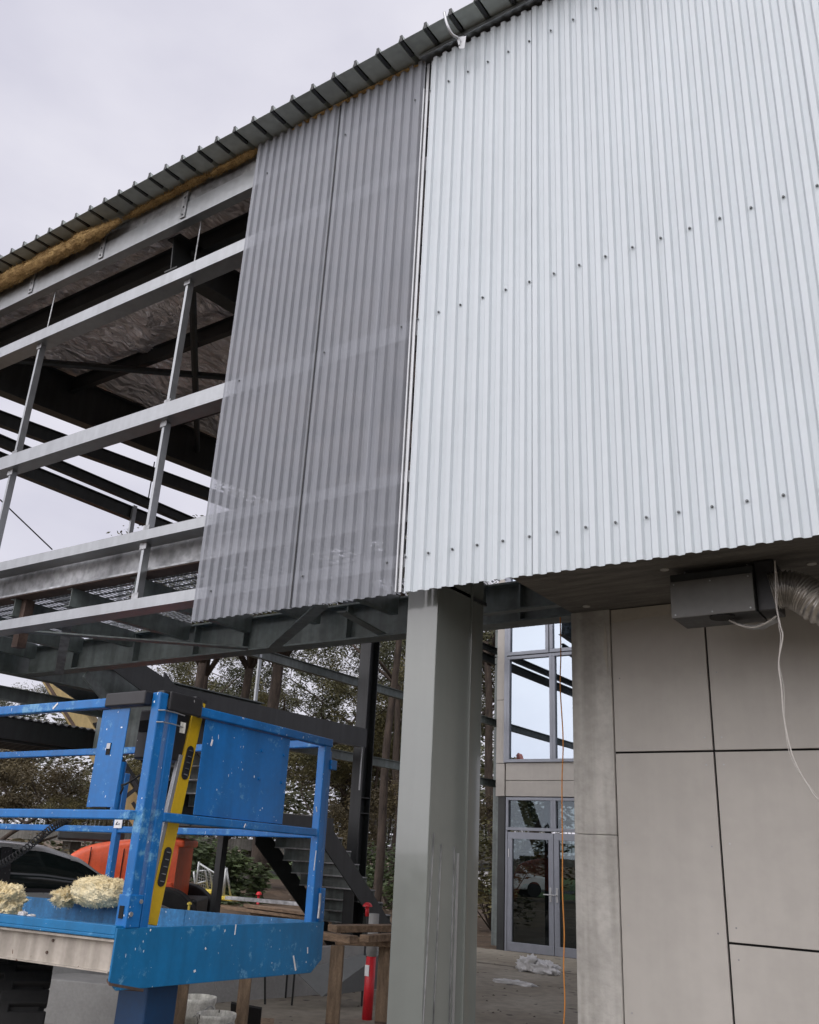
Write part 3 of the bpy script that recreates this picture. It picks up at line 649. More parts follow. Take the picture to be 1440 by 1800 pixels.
xm = gx(972, 1250).x
MB().box(X0-0.06, X0, GY-0.03, GY+0.1, 3.33, 7.4).build('jamb', M['frame'], gw)
window(X0, xm, 3.33, 5.42); window(xm, xm+1.5, 3.33, 5.42); window(xm+1.5, xm+3, 3.33, 5.42)
window(X0, xm-0.07, 5.44, 7.3, 0.07); window(xm-0.05, xm+1.5, 5.44, 7.3, 0.07); window(xm+1.5, xm+3, 5.44, 7.3)
# doors
xd = gx(975, 1600).x
window(X0, xd, 2.08, 2.68, 0.055, 'glassd', 'transom_window'); window(xd, xd+1.1, 2.08, 2.68, 0.055, 'glassd', 'transom_window')
def door(x0, x1, hside):
    fw = 0.10; fr = MB()
    fr.box(x0, x1, GY-0.02, GY+0.05, 0.01, 0.16); fr.box(x0, x1, GY-0.02, GY+0.05, 1.93, 2.05)
    fr.box(x0, x0+fw, GY-0.02, GY+0.05, 0.16, 1.93); fr.box(x1-fw, x1, GY-0.02, GY+0.05, 0.16, 1.93)
    o = fr.build('door', M['frame'], gw, bevel=0.004)
    MB().box(x0+fw, x1-fw, GY+0.01, GY+0.018, 0.16, 1.93).build('pane', M['glassd'], o)
    hx = x0+0.06 if hside < 0 else x1-0.06
    MB().box(hx-0.02, hx+0.02, GY-0.035, GY-0.021, 0.88, 1.12).build('lock_plate', M['alu'], o)
    MB().tube([(hx, GY-0.03, 1.0), (hx, GY-0.07, 1.0), (hx-0.12*hside*-1 if hside < 0 else hx-0.12, GY-0.07, 1.0)], 0.01, 8).build('handle', M['alu'], o)
    MB().box(x0+0.02 if hside > 0 else x1-0.05, x0+0.04 if hside > 0 else x1-0.03, GY-0.03, GY-0.02, 1.6, 1.75).build('hinge', M['alu'], o)
door(X0+0.04, xd-0.005, 0.5); door(xd+0.005, xd+1.0, -1)
MB().box(X0, X0+0.038, GY-0.03, GY+0.1, 0, 2.078).build('door_jamb', M['frame'], gw)
MB().box(xd+1.2, XR, GY, GY+0.1, 0, 2.68).build('wall', M['panel'], gw)
# room behind the glass
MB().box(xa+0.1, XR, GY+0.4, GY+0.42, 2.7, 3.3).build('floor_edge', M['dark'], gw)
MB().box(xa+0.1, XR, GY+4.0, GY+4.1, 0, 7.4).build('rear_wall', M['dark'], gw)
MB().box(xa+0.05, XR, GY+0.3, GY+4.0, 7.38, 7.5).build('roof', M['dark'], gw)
MB().box(XR, XR+0.1, GY, GY+4, 0, 7.4).build('side_wall', M['panel'], gw)
MB().tube([(-7.35, GY+1.7, 0.0), (-7.35, GY+1.7, 2.75)], 0.28, 24).build('round_column', M['conc'], gw, smooth=True)
MB().box(-8.05, -7.95, GY+0.9, GY+1.0, 0, 2.7).build('inner_mullion', M['dark'], gw)
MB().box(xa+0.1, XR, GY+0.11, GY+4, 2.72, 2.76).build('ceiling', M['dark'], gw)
# ------------------------------------------------------------------ blue scissor lift
LF = Matrix.Identity(4)
ax = (Vector((0.99853719, 0.05222357, 0.01400628)), Vector((-0.05200981, 0.99853067, -0.01521448)), Vector((-0.01478026, 0.01446376, 0.99978615)))
for j in range(3):
    for i in range(3): LF[i][j] = ax[j][i]
LA = Vector((-3.641, 3.025, 1.2))
for i in range(3): LF[i][3] = LA[i]
LFI = LF.inverted()
def lloc(px_, py_, axn, val):
    o = LFI @ EYE; d = LFI.to_3x3() @ ray(px_, py_); return o + d*((val-o[axn])/d[axn])
lift = thing('scissor_lift', 'scuffed blue scissor lift with guard rails and toe boards, parked beside the steel column', 'scissor lift', LF @ Vector((-1.4, 0.8, -1.2)))
B = lambda: MB(LF)
LEN, WID = -3.9, 1.65
# deck and toe boards
B().box(LEN, -0.03, 0.05, WID-0.02, -0.19, -0.16).build('platform_floor', M['blued'], lift)
o = B().prism([(0,0.0,0.0),(0,WID,0.0),(0,WID,-0.21),(0,WID-0.10,-0.275),(0,0.05,-0.262),(0,0,-0.22)], (-0.012,0,0)).build('end_toe_board', M['bluet'], lift, bevel=0.003)
B().box(-2.85, -0.013, WID-0.012, WID, -0.22, 0.0).build('rear_toe_board', M['blued'], lift, bevel=0.003)
B().box(-2.85, -1.15, WID-0.015, WID-0.0125, -0.22, -0.001).build('scuff_plate', M['blued'], lift)
t = B(); t.box(LEN, -0.013, 0.0, 0.05, -0.03, 0.01); t.box(LEN, -0.013, 0.0, 0.006, -0.045, -0.03); t.build('front_edge_channel', M['bluet'], lift, bevel=0.004)
t = B(); t.box(LEN, -0.015, 0.035, 0.041, -0.185, -0.05); t.box(LEN, -0.03, 0.008, 0.035, -0.19, -0.184); t.box(LEN, -0.015, 0.008, 0.035, -0.06, -0.05)
cr_ = t.build('side_rail_channel', M['cream'], lift)
for xx, zz in ((-0.03, -0.10), (-0.035, -0.165), (-0.47, -0.085), (-0.5, -0.14)): B().tube([(xx, 0.034, zz), (xx, 0.028, zz)], 0.007, 8).build('rivet', M['rust'], cr_)
B().prism([(-0.02,0.001,-0.21),(0.001,0.0,-0.225),(0.001,0.22,-0.266),(-0.06,0.16,-0.262)], (0,0,-0.012)).build('rusty_corner', M['rust'], lift)
# guard rails
def rail(pts, s=0.05, nm='rail'):
    t = B()
    for a, b_ in zip(pts, pts[1:]): t.bar(a, b_, s, s)
    return t.build(nm, M['blue'], lift, bevel=0.006)
rail([(-0.03, 0.30, 1.065), (-0.03, WID-0.04, 1.065)]); rail([(-0.03, 0.20, 0.508), (-0.03, WID-0.14, 0.508)], 0.045)
rail([(LEN, 0.03, 1.068), (-0.36, 0.03, 1.068)]); rail([(LEN, 0.03, 0.505), (-0.05, 0.03, 0.505)], 0.045)
rail([(LEN, WID-0.03, 1.068), (-0.06, WID-0.03, 1.068)]); rail([(LEN, WID-0.03, 0.50), (-0.06, WID-0.03, 0.50)], 0.045)
rail([(LEN+0.02, 0.06, 1.068), (LEN+0.02, WID-0.06, 1.068)]); rail([(LEN+0.02, 0.06, 0.5), (LEN+0.02, WID-0.06, 0.5)], 0.045)
def post(x0, x1, y0, y1, z0=0.0, z1=1.1, nm='post'): return B().box(x0, x1, y0, y1, z0, z1).build(nm, M['blue'], lift, bevel=0.007)
post(-0.062, -0.004, 0.05, 0.11, -0.02, 1.115); post(-0.068, -0.012, 0.15, 0.205, -0.02, 1.06)
post(-0.068, -0.010, 1.53, 1.60, -0.02, 1.09); post(-0.075, -0.035, 1.61, 1.65, -0.02, 1.02)
post(LEN, LEN+0.05, 0.0, 0.05); post(LEN, LEN+0.05, WID-0.05, WID)
fp = lloc(200, 1500, 1, WID-0.03)
post(fp.x-0.025, fp.x+0.025, WID-0.06, WID-0.01, 0, 0.9)
# sleeve at the near corner
o = B().box(-0.070, 0.004, 0.043, 0.13, -0.0, 0.145).build('post_sleeve', M['blue'], lift, bevel=0.004)
B().box(-0.050, -0.022, 0.038, 0.044, 0.04, 0.095).build('slot', M['grout'], o); B().tube([(0.006, 0.06, 0.06), (0.014, 0.06, 0.06)], 0.011, 10).build('bolt', M['alu'], o)
B().tube([(0.006, 0.115, 0.115), (0.012, 0.115, 0.115)], 0.010, 10).build('bolt', M['alu'], o)
o = B().box(-0.010, 0.004, 1.585, 1.635, 0.0, 0.19).build('hinge_plate', M['blue'], lift, bevel=0.003)
B().tube([(0.01, 1.57, 0.16), (0.01, 1.572, 0.10), (0.012, 1.565, 0.02)], 0.008, 8).build('locking_pin', M['alu'], o)
B().box(-0.03, 0.002, 1.60, 1.66, 0.90, 0.96).build('clamp', M['blue'], lift, bevel=0.003)
B().bar((-0.01, 1.60, 0.93), (-0.01, 1.70, 0.93), 0.02, 0.008).build('clamp_bolt', M['rust'], lift)
# infill panels
o = B().box(-0.034, -0.028, 0.43, 1.185, 0.535, 1.035).build('end_infill_panel', M['blue'], lift, bevel=0.002)
for yy, zz in ((0.93, 0.93), (0.93, 0.77), (1.14, 0.93), (1.14, 0.77)): B().tube([(-0.028, yy, zz), (-0.020, yy, zz)], 0.009, 10).build('bolt', M['blue'], o)
o = B().box(-0.395, -0.19, 0.028, 0.034, 0.54, 1.035).build('side_infill_panel', M['blue'], lift, bevel=0.002)
B().box(-0.315, -0.285, 0.025, 0.028, 0.80, 0.86).build('window_slot', M['grout'], o); B().box(-0.313, -0.287, 0.022, 0.025, 0.83, 0.858).build('latch', M['alu'], o)
B().box(-0.35, -0.24, 0.024, 0.05, 0.535, 0.542).build('lower_slot', M['grout'], o)
# corner bumper and control box
t = B(); t.box(-0.36, -0.064, 0.0, 0.06, 1.045, 1.118); t.box(-0.01, 0.006, 0.115, 0.36, 1.03, 1.13); t.box(-0.4, -0.03, 0.06, 0.16, 1.10, 1.118); t.box(-0.06, -0.01, 0.076, 0.34, 1.10, 1.13)
t.build('black_bumper', M['black'], lift, bevel=0.012)
cb = B().box(-0.30, -0.09, 0.20, 0.42, 0.80, 1.06).build('control_box', M['black'], lift, bevel=0.01)
B().box(-0.28, -0.12, 0.19, 0.20, 0.94, 1.0).build('display', M['grout'], cb)
B().tube([(-0.14, 0.22, 1.06), (-0.14, 0.22, 1.11)], 0.012, 8).build('joystick', M['black'], cb)
t = B()
for zz in (1.02, 0.96): t.tube([(-0.004, 0.05, zz), (0.010, 0.08, zz+0.004), (0.010, 0.16, zz+0.004), (0.008, 0.23, zz)], 0.0035, 6)
t.build('wire_clip', M['alu'], lift); B().box(0.001, 0.006, 0.215, 0.25, 0.93, 0.985).build('tag', M['white'], lift)
pp = lloc(212, 1360, 1, 0.45)
B().tube([(pp.x, 0.45, 0.53), (pp.x, 0.45, 0.82)], 0.026, 12).build('manual_holder_post', M['blue'], lift, smooth=False)
pp2 = lloc(208, 1448, 1, WID-0.06)
B().box(pp2.x-0.04, pp2.x+0.04, WID-0.062, WID-0.058, pp2.z-0.03, pp2.z+0.03).build('sticker', M['textw'], lift)
t = B(); a_, b_, c_ = (pp2.x-0.02, WID-0.064, pp2.z-0.006), (pp2.x+0.02, WID-0.064, pp2.z), (pp2.x-0.005, WID-0.064, pp2.z+0.014)
t.bar(a_, b_, 0.004, 0.003); t.bar(a_, c_, 0.004, 0.003); t.build('arrow_mark', M['text'], lift)
# lifting gear and chassis
for yy in (0.30, 1.30):
    for (xa_, za, xb_, zb) in ((-2.7, -0.24, -3.7, -0.42), (-3.7, -0.24, -2.7, -0.42), (-2.7, -0.46, -3.7, -0.66), (-3.7, -0.46, -2.7, -0.66)):
        B().bar((xa_, yy, za), (xb_, yy, zb), 0.05, 0.11).build('scissor_arm', M['blue'], lift, bevel=0.005)
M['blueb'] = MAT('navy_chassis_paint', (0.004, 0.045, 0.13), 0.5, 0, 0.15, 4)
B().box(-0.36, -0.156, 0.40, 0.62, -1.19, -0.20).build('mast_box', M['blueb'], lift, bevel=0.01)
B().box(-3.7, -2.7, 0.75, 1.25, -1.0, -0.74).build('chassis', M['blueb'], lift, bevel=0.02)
def tyre(cx, cyy, cz, R, rot):
    FT = LF @ Matrix.Translation((cx, cyy, 0)) @ Matrix.Rotation(rot, 4, 'Z'); x0, x1, cy = -0.21, 0.21, 0.0
    B = lambda: MB(FT)
    t = B(); pr = [(x0, R*0.55), (x0, R*0.9), (x0+0.03, R*0.95), (x1-0.03, R*0.95), (x1, R*0.9), (x1, R*0.55)]
    n = 40; vs = []
    for k in range(n):
        a = 2*math.pi*k/n
        for (xx_, rr) in pr: vs.append((xx_, cy+rr*math.cos(a), cz+rr*math.sin(a)))
    q = len(pr); t.add(vs, [(k*q+j, k*q+j+1, ((k+1) % n)*q+j+1, ((k+1) % n)*q+j) for k in range(n) for j in range(q-1)])
    o = t.build('tyre', M['rubber'], lift)
    lg = B(); nl_ = 26; xm_ = (x0+x1)/2
    for k in range(nl_):
        for half_ in (0, 1):
            a = 2*math.pi*(k+0.5*half_)/nl_; c, s_ = math.cos(a), math.sin(a); wv = R*2*math.pi/nl_*0.80
            xa_, xb_ = (x0-0.012, xm_+0.03) if half_ == 0 else (xm_-0.03, x1+0.012)
            lg.prism([(xa_, cy+r_*c-w_*s_, cz+r_*s_+w_*c) for r_, w_ in ((R*0.90, -wv/2), (R*0.90, wv/2), (R*1.0, wv*0.42), (R*1.0, -wv*0.42))], (xb_-xa_, 0, 0))
    lg.build('tread', M['rubber'], o, bevel=0.008)
    B().tube([(x0+0.03, cy, cz), (x1-0.03, cy, cz)], R*0.56, 24).build('rim', M['cream'], o)
for cxt, cyt, rt in ((-1.50, 0.62, 0.90), (-3.4, 0.62, 0.0)): tyre(cxt, cyt, -0.70, 0.49, rt)
# ---- loose things on the lift
b0 = lloc(263, 1628, 0, -0.09); b1 = lloc(352, 1228, 0, -0.09)
lev = thing('spirit_level', 'long yellow spirit level leaning upright against the blue lift rails', 'spirit level', LF @ Vector((-0.09, b0.y, 0)))
d_ = (Vector(b1)-Vector(b0)).normalized(); a_ = Vector(b0)+d_*0.0; e_ = a_+d_*1.16
def lbar(x0, x1, w0, w1, s0=0.0, s1=1.0):
    pe = Vector((0, d_.z, -d_.y)); A0 = a_+d_*1.16*s0; A1 = a_+d_*1.16*s1
    t = B(); c = []
    return t.prism([A0+Vector((x0,0,0))+pe*w0, A0+Vector((x1,0,0))+pe*w0, A0+Vector((x1,0,0))+pe*w1, A0+Vector((x0,0,0))+pe*w1], A1-A0)
lbar(-0.012, 0.012, -0.040, 0.040, 0.005, 0.985).build('level_body', M['yellow'], lev, bevel=0.003)
lbar(-0.014, 0.010, -0.066, -0.041, 0.0, 0.72).build('level_flange', M['alu'], lev, bevel=0.002)
lbar(-0.014, 0.014, -0.044, 0.044, 0.985, 1.0).build('end_cap', M['black'], lev)
def oval(s0, s1, nm):
    pe = Vector((0, d_.z, -d_.y)); c0 = a_+d_*1.16*s0; c1 = a_+d_*1.16*s1; pts = []
    for k in range(9):
        th = math.pi*k/8; pts.append(c1+pe*0.026*math.cos(th)+d_*0.026*math.sin(th)+Vector((0.0125,0,0)))
    for k in range(9):
        th = math.pi*k/8+math.pi; pts.append(c0+pe*0.026*math.cos(th)+d_*0.026*math.sin(th)+Vector((0.0125,0,0)))
    o = B().prism(pts, (0.003, 0, 0)).build(nm, M['black'], lev)
    for k in range(5):
        cc_ = c0+(c1-c0)*(k/4)+Vector((0.0165, 0, 0)); B().bar(cc_-pe*0.012, cc_+pe*0.012, 0.004, 0.010, up=(1,0,0)).build('grip_rib', M['alu'] if k == 0 else M['galvd'], o)
oval(0.18, 0.30, 'hand_grip'); oval(0.64, 0.75, 'hand_grip'); oval(0.93, 0.955, 'vial')
# fluffy insulation lumps
def lump(cen, sz, seed, name, label, fr=LF, nu=150, nv=90, mt=None, rag=0.35):
    vs = []; cen = Vector(cen)
    for j in range(nv):
        ph = math.pi*j/(nv-1)
        for i in range(nu):
            th = 2*math.pi*i/nu
            dvec = Vector((math.sin(ph)*math.cos(th), math.sin(ph)*math.sin(th), math.cos(ph)))
            sq = Vector([math.copysign(abs(c)**0.7, c) for c in dvec])
            q = 1 + rag*noise.noise(sq*2.1+Vector((seed,0,0))) + rag*0.4*noise.noise(sq*5+Vector((0,seed,0))) + rag*0.45*noise.noise(sq*11+Vector((0,0,seed))) + rag*0.3*noise.noise(sq*23+Vector((0,0,seed)))
            vs.append(cen + Vector((sq.x*sz[0], sq.y*sz[1], sq.z*sz[2]))*q)
    mb = MB(fr); mb.add(vs, [(j*nu+i, j*nu+(i+1) % nu, (j+1)*nu+(i+1) % nu, (j+1)*nu+i) for j in range(nv-1) for i in range(nu)])
    if 'insul' in name:
        for _ in range(2200):
            p_ = random.choice(vs); o_ = (p_-cen).normalized(); t1 = (o_*0.5+Vector((random.gauss(0, 1), random.gauss(0, 1), random.gauss(0, .6)))).normalized(); w_ = t1.orthogonal().normalized()*random.uniform(0.0006, 0.0022); l_ = random.uniform(0.006, 0.018)
            mb.add([p_-w_, p_+w_, p_+w_*0.6+t1*l_+o_*0.004, p_-w_*0.6+t1*l_+o_*0.004], [(0, 1, 2, 3)])
    return single(mb, name, mt or M['wool'], (fr @ (cen-Vector((0,0,sz[2])))) if fr else cen-Vector((0,0,sz[2])), label, 'insulation' if 'insul' in name else 'debris', smooth=True)
ic = lloc(168, 1562, 1, 0.62); i0 = lloc(105, 1575, 1, 0.62)
ic = lloc(172, 1562, 1, WID-0.10)
lump((ic.x+0.02, WID-0.10, ic.z-0.02), (0.22, 0.12, 0.095), 3.1, 'insulation_offcut', 'big fluffy yellow insulation offcut draped over the rear toe board', rag=0.13)
i0 = lloc(120, 1570, 1, WID-0.12)
lump((i0.x-0.02, WID-0.12, i0.z-0.03), (0.09, 0.07, 0.05), 8.4, 'insulation_offcut', 'ragged torn yellow insulation tuft left of the big fluffy piece', rag=0.42)
i1 = lloc(8, 1590, 1, 0.7); lump((i1.x-0.08, 0.7, i1.z), (0.17, 0.13, 0.11), 5.7, 'insulation_offcut', 'yellow insulation bundle lying on the lift floor at the left edge', rag=0.22)
for i, (pa, pb) in enumerate((((40, 1607), (47, 1612)), ((55, 1612), (58, 1614)))):
    c = lloc(*pa, 1, 0.25); 
    lump((c.x, 0.25, c.z), (0.028-0.008*i, 0.02, 0.014), 2.0+i, 'crumpled_scrap', ['larger', 'smaller'][i]+' pale scrap of paper on the lift floor edge', mt=M['bag'], nu=24, nv=14)
# coiled cable
pth = [lloc(x_, y_, 1, 0.9) for x_, y_ in ((-60, 1552), (-20, 1530), (10, 1515), (45, 1492), (75, 1468), (100, 1450), (122, 1440))]
sp = smoothpath([Vector(q) for q in pth], 46); cp = []
for i in range(len(sp)-1):
    d = (sp[i+1]-sp[i]).normalized(); a = d.orthogonal().normalized(); b_ = d.cross(a)
    for k in range(2):
        th = (i*2+k)*0.42; cp.append(sp[i].lerp(sp[i+1], k/2)+(a*math.cos(th)+b_*math.sin(th))*0.022)
single(MB(LF).tube(cp, 0.0045, 6), 'coiled_cable', M['rubber'], LF @ sp[0], 'black coiled control cable stretched across the lift rails', 'cable', smooth=True)
wire('cable_tie', [LF @ lloc(x_, y_, 1, 0.45) for x_, y_ in ((250, 1360), (222, 1378), (205, 1380), (203, 1392), (210, 1396), (216, 1385), (212, 1378))], 0.006, 'black cable tie looped round the short blue holder post', 'cable tie', M['rubber'])
# white paint dribbles on the lift (dried on the toe board and posts)
def dribble(pa, pb, axn, val, wd=0.006):
    a = lloc(*pa, axn, val); b_ = lloc(*pb, axn, val); B().bar(a, b_, wd, 0.002, up=(1,0,0) if axn == 0 else (0,1,0)).build('paint_dribble', M['textw'], lift)
for pa, pb, wd in (((415, 1625), (413, 1643), 0.006), ((556, 1495), (552, 1530), 0.007), ((541, 1665), (541, 1676), 0.007), ((432, 1448), (429, 1455), 0.006), ((516, 1680), (520, 1706), 0.010), ((361, 1666), (362, 1669), 0.008), ((341, 1708), (344, 1706), 0.010), ((374, 1300), (371, 1311), 0.011), ((556, 1418), (557, 1427), 0.007)):
    dribble(pa, pb, 0, 0.0012, wd)
dribble((178, 1594), (173, 1622), 1, WID-0.0135, 0.010); dribble((104, 1604), (102, 1615), 1, WID-0.0135, 0.008)
dribble((102, 1236), (93, 1246), 1, 0.003, 0.010)
# ------------------------------------------------------------------ small yard things
def zat(px_, py_, z): return onZ(px_, py_, z)
def bucket(px_, py_, r, h, label, rimpx=0):
    c = zat(px_, py_, h)
    t = thing('bucket', label, 'bucket', (c.x, c.y, 0), 'plaster buckets beside the lift')
    n = 36; pr = [(r*0.86, 0.0), (r*0.95, h*0.66), (r*1.02, h*0.67), (r*0.97, h*0.72), (r*1.04, h*0.80), (r*0.98, h*0.86), (r*1.05, h*0.93), (r*1.05, h), (r*0.97, h), (r*0.95, h*0.7), (r*0.85, 0.015), (0.001, 0.015)]
    vs = []
    for k in range(n):
        a = 2*math.pi*k/n
        for rr, zz in pr: vs.append((c.x+rr*math.cos(a), c.y+rr*math.sin(a), zz))
    q = len(pr); mb = MB(); mb.add(vs, [(k*q+j, k*q+j+1, ((k+1) % n)*q+j+1, ((k+1) % n)*q+j)[::-1] for k in range(n) for j in range(q-1)])
    mb.add([(c.x+r*0.86*math.cos(2*math.pi*k/n), c.y+r*0.86*math.sin(2*math.pi*k/n), 0.0) for k in range(n)], [tuple(range(n))])
    mb.build('bucket_shell', M['white'], t, smooth=True)
    hp = [(c.x+r*1.06*math.cos(a), c.y+r*1.06*math.sin(a)*0.98, h*0.9-abs(math.sin(a))*0.10) for a in [math.pi*k/16-0.9 for k in range(17)]]
    MB().tube(hp, 0.0035, 6).build('bucket_handle', M['alu'], t)
    return t, c
tb, c = bucket(347, 1752, 0.15, 0.42, 'tall mortar-splashed white bucket with ribbed rim, the taller of two')
pr_ = (EYE-Vector((c.x, c.y, H))).normalized()
ang = math.atan2(pr_.y, pr_.x)-0.35
lb = MB(); lb.grid(6, 2, lambda u, v: (c.x+0.145*math.cos(ang-0.25+0.5*u), c.y+0.145*math.sin(ang-0.25+0.5*u), 0.04+0.18*v)); M['lblue'] = MAT('blue_label', (0.03, 0.2, 0.3), 0.5)
lb.build('bucket_label', M['lblue'], tb)
bucket(381, 1781, 0.145, 0.37, 'shorter white paint bucket with dark band in front of the tall one')
bc = zat(381, 1781, 0.37)
# string / wires up from the bucket
wire('string', [at(380, 1800-60, 6.8), at(378, 1728, 6.8), at(383, 1700, 6.8), at(392, 1640, 6.9)], 0.003, 'pale string hanging over the tall mortar bucket', 'string', M['wire'])
def leg(p_top, z1, label, wd=0.09, mt=M['wood'], depth=0.045, name='timber_prop', cat='timber prop', z0=0.0, rz_=0.6):
    c = zat(p_top[0], p_top[1], z1)
    mb = MB(Matrix.Translation((c.x, c.y, 0)) @ Matrix.Rotation(rz_, 4, 'Z')); mb.box(-wd/2, wd/2, -depth/2, depth/2, z0, z1)
    return single(mb, name, mt, (c.x, c.y, z0), label, cat, bevel=0.003)
leg((434, 1700), 0.62, 'short upright timber leg behind the buckets, standing on a board', 0.10)
leg((322, 1722), 0.60, 'grey timber prop behind the tall mortar bucket', 0.10)
c = at(415, 1775, 7.1)
def board(pts, z, th, label, name='board', cat='board', mt=M['woodh'], **k):
    q = [zat(*p, z) for p in pts]; return single(MB().prism(q, (0, 0, -th)), name, mt, (q[0].x, q[0].y, z-th), label, cat, **k)
board([(405, 1786), (482, 1790), (482, 1815), (395, 1815)], 0.12, 0.09, 'greenish timber offcut at the foot of the short leg', 'timber_offcut', 'timber', M['wood'])
def upright(pts, Yd, th, label, name, cat, mt, ax_='Y'):
    q = [at(px_, py_, Yd) for px_, py_ in pts]; 
    zmin = min(v.z for v in q)
    for v in q:
        if v.z < 0.02: v.z = 0.02
    return single(MB().prism(q, fwd*th), name, mt, min(q, key=lambda v: v.z), label, cat)
upright([(406, 1764), (460, 1774), (456, 1815), (403, 1815)], 7.6, 0.03, 'black rubber mat propped up behind the short timber leg', 'rubber_mat', 'mat', M['rubber'])
# low retaining wall behind and leaning sheet
q = [zat(300, 1770, 0.0), zat(700, 1738, 0.0)]
dv = (q[1]-q[0]).normalized(); nn = Vector((-dv.y, dv.x, 0))
single(MB().prism([q[0]-dv*2, q[1]+dv*0.2, q[1]+dv*0.2+nn*0.15, q[0]-dv*2+nn*0.15], (0, 0, 0.50)), 'low_wall', M['kerbc'], q[0], 'low grey concrete retaining wall behind the buckets and trestle', 'wall')
sh = [at(520, 1708, 9.5), at(684, 1666, 9.9), at(684, 1735, 9.9), at(566, 1752, 9.25)]
single(MB().prism(sh, nn*0.02), 'leaning_sheet', M['sheetg'], sh[3], 'flat grey sheet leaning diagonally against the low wall behind the timber trestle', 'sheet')
for i, (pa, pb) in enumerate((((455, 1690), (446, 1752)), ((466, 1688), (466, 1766)), ((507, 1690), (502, 1755)), ((519, 1700), (513, 1768)))):
    b_ = zat(*pb, 0.0); tp_ = onX(pa[0], pa[1], b_.x)
    dd = (Vector((b_.x, b_.y, 0))-EYE); sc_ = 1; tpz = at(pa[0], pa[1], (RM.transposed() @ (b_-EYE)).z)
    single(MB().tube([b_, tpz+(tpz-b_)*0.2], 0.011, 8), 'steel_bar', M['dark'], b_, ['leftmost leaning', 'second upright', 'third leaning', 'rightmost and longest'][i]+' dark steel rod stuck in the ground under the lift toe board', 'rod', 'steel rods under the lift')
# trestle
tr = thing('timber_trestle', 'rough timber trestle with stacked beams against the steel column', 'trestle', zat(600, 1790, 0.0))
ZT = 1.02
def tq(px_, py_): return zat(px_, py_, ZT)
def plank3(pa, pb, z, wd, th, nm='beam', mt=M['woodh'], par=tr):
    a = zat(*pa, z); b_ = zat(*pb, z); MB().bar(a, b_, wd, th).build(nm, mt, par, bevel=0.004)
plank3((584, 1632), (716, 1631), 1.02, 0.13, 0.05); plank3((556, 1643), (622, 1652), 0.99, 0.09, 0.05)
plank3((640, 1650), (716, 1645), 0.97, 0.09, 0.05); plank3((590, 1653), (716, 1658), 0.93, 0.08, 0.06)
for (p, z1) in (((594, 1662), 0.90), ((678, 1662), 0.90)):
    c = zat(*p, z1); f = Matrix.Translation((c.x, c.y, 0)) @ Matrix.Rotation(0.5, 4, 'Z')
    MB(f).box(-0.05, 0.05, -0.03, 0.03, 0, z1).build('leg', M['wood'], tr, bevel=0.004)
    MB(f).box(-0.051, 0.051, -0.031, 0.031, 0.36, 0.375).build('metal_band', M['rust'], tr)
# bollard pipe
bp = zat(645, 1793, 0.0)
bo = thing('marker_post', 'pink-red painted pipe post with grey upper band behind the trestle', 'post', (bp.x, bp.y, 0))
MB().tube([(bp.x, bp.y, 0), (bp.x+0.01, bp.y, 0.58)], 0.052, 20).build('red_pipe', M['red'], bo, smooth=True)
MB().tube([(bp.x+0.01, bp.y, 0.58), (bp.x+0.015, bp.y, 0.98)], 0.054, 20).build('grey_band', M['kerbc'], bo, smooth=True)
MB().box(bp.x-0.02, bp.x+0.03, bp.y-0.06, bp.y-0.052, 0.40, 0.50).build('torn_label', M['textw'], bo)
bp = zat(646, 1597, 0.98)
rc = thing('bar_cap', 'red mushroom cap on a bar just behind the trestle', 'safety cap', (bp.x, bp.y, 0.9))
single_ = MB(); vs = []
for j in range(7):
    a = math.pi/2*j/6
    for i in range(18): th = 2*math.pi*i/18; vs.append((bp.x+0.055*math.cos(a)*math.cos(th), bp.y+0.055*math.cos(a)*math.sin(th), 1.0+0.045*math.sin(a)))
single_.add(vs, [(j*18+i, j*18+(i+1) % 18, (j+1)*18+(i+1) % 18, (j+1)*18+i) for j in range(6) for i in range(18)]); single_.tube([(bp.x, bp.y, 0.9), (bp.x, bp.y, 1.0)], 0.022, 12)
single_.build('cap', M['red'], rc, smooth=True)
MB().tube([(bp.x, bp.y, 0.0), (bp.x, bp.y, 0.9)], 0.011, 8).build('steel_bar', M['dark'], rc)
# another far cap, yellow cap
def far_cap(px_, py_, z, r, mt, label):
    c = zat(px_, py_, z); n_ = 14; vs = []; mb = MB()
    for j in range(6):
        a = math.pi/2*j/5
        for i in range(n_): th = 2*math.pi*i/n_; vs.append((c.x+r*math.cos(a)*math.cos(th), c.y+r*math.cos(a)*math.sin(th), z+r*math.sin(a)))
    mb.add(vs, [(j*n_+i, j*n_+(i+1) % n_, (j+1)*n_+(i+1) % n_, (j+1)*n_+i) for j in range(5) for i in range(n_)]); mb.tube([(c.x, c.y, 0), (c.x, c.y, z)], r*0.45, 10)
    single(mb, 'bar_cap', mt, (c.x, c.y, 0), label, 'safety cap', smooth=True)
far_cap(455, 1573, 0.62, 0.065, M['red'], 'red safety cap at the left end of the long grey plank'); far_cap(333, 1590, 0.95, 0.028, M['yplas'], 'small yellow safety cap just above the rear toe board')
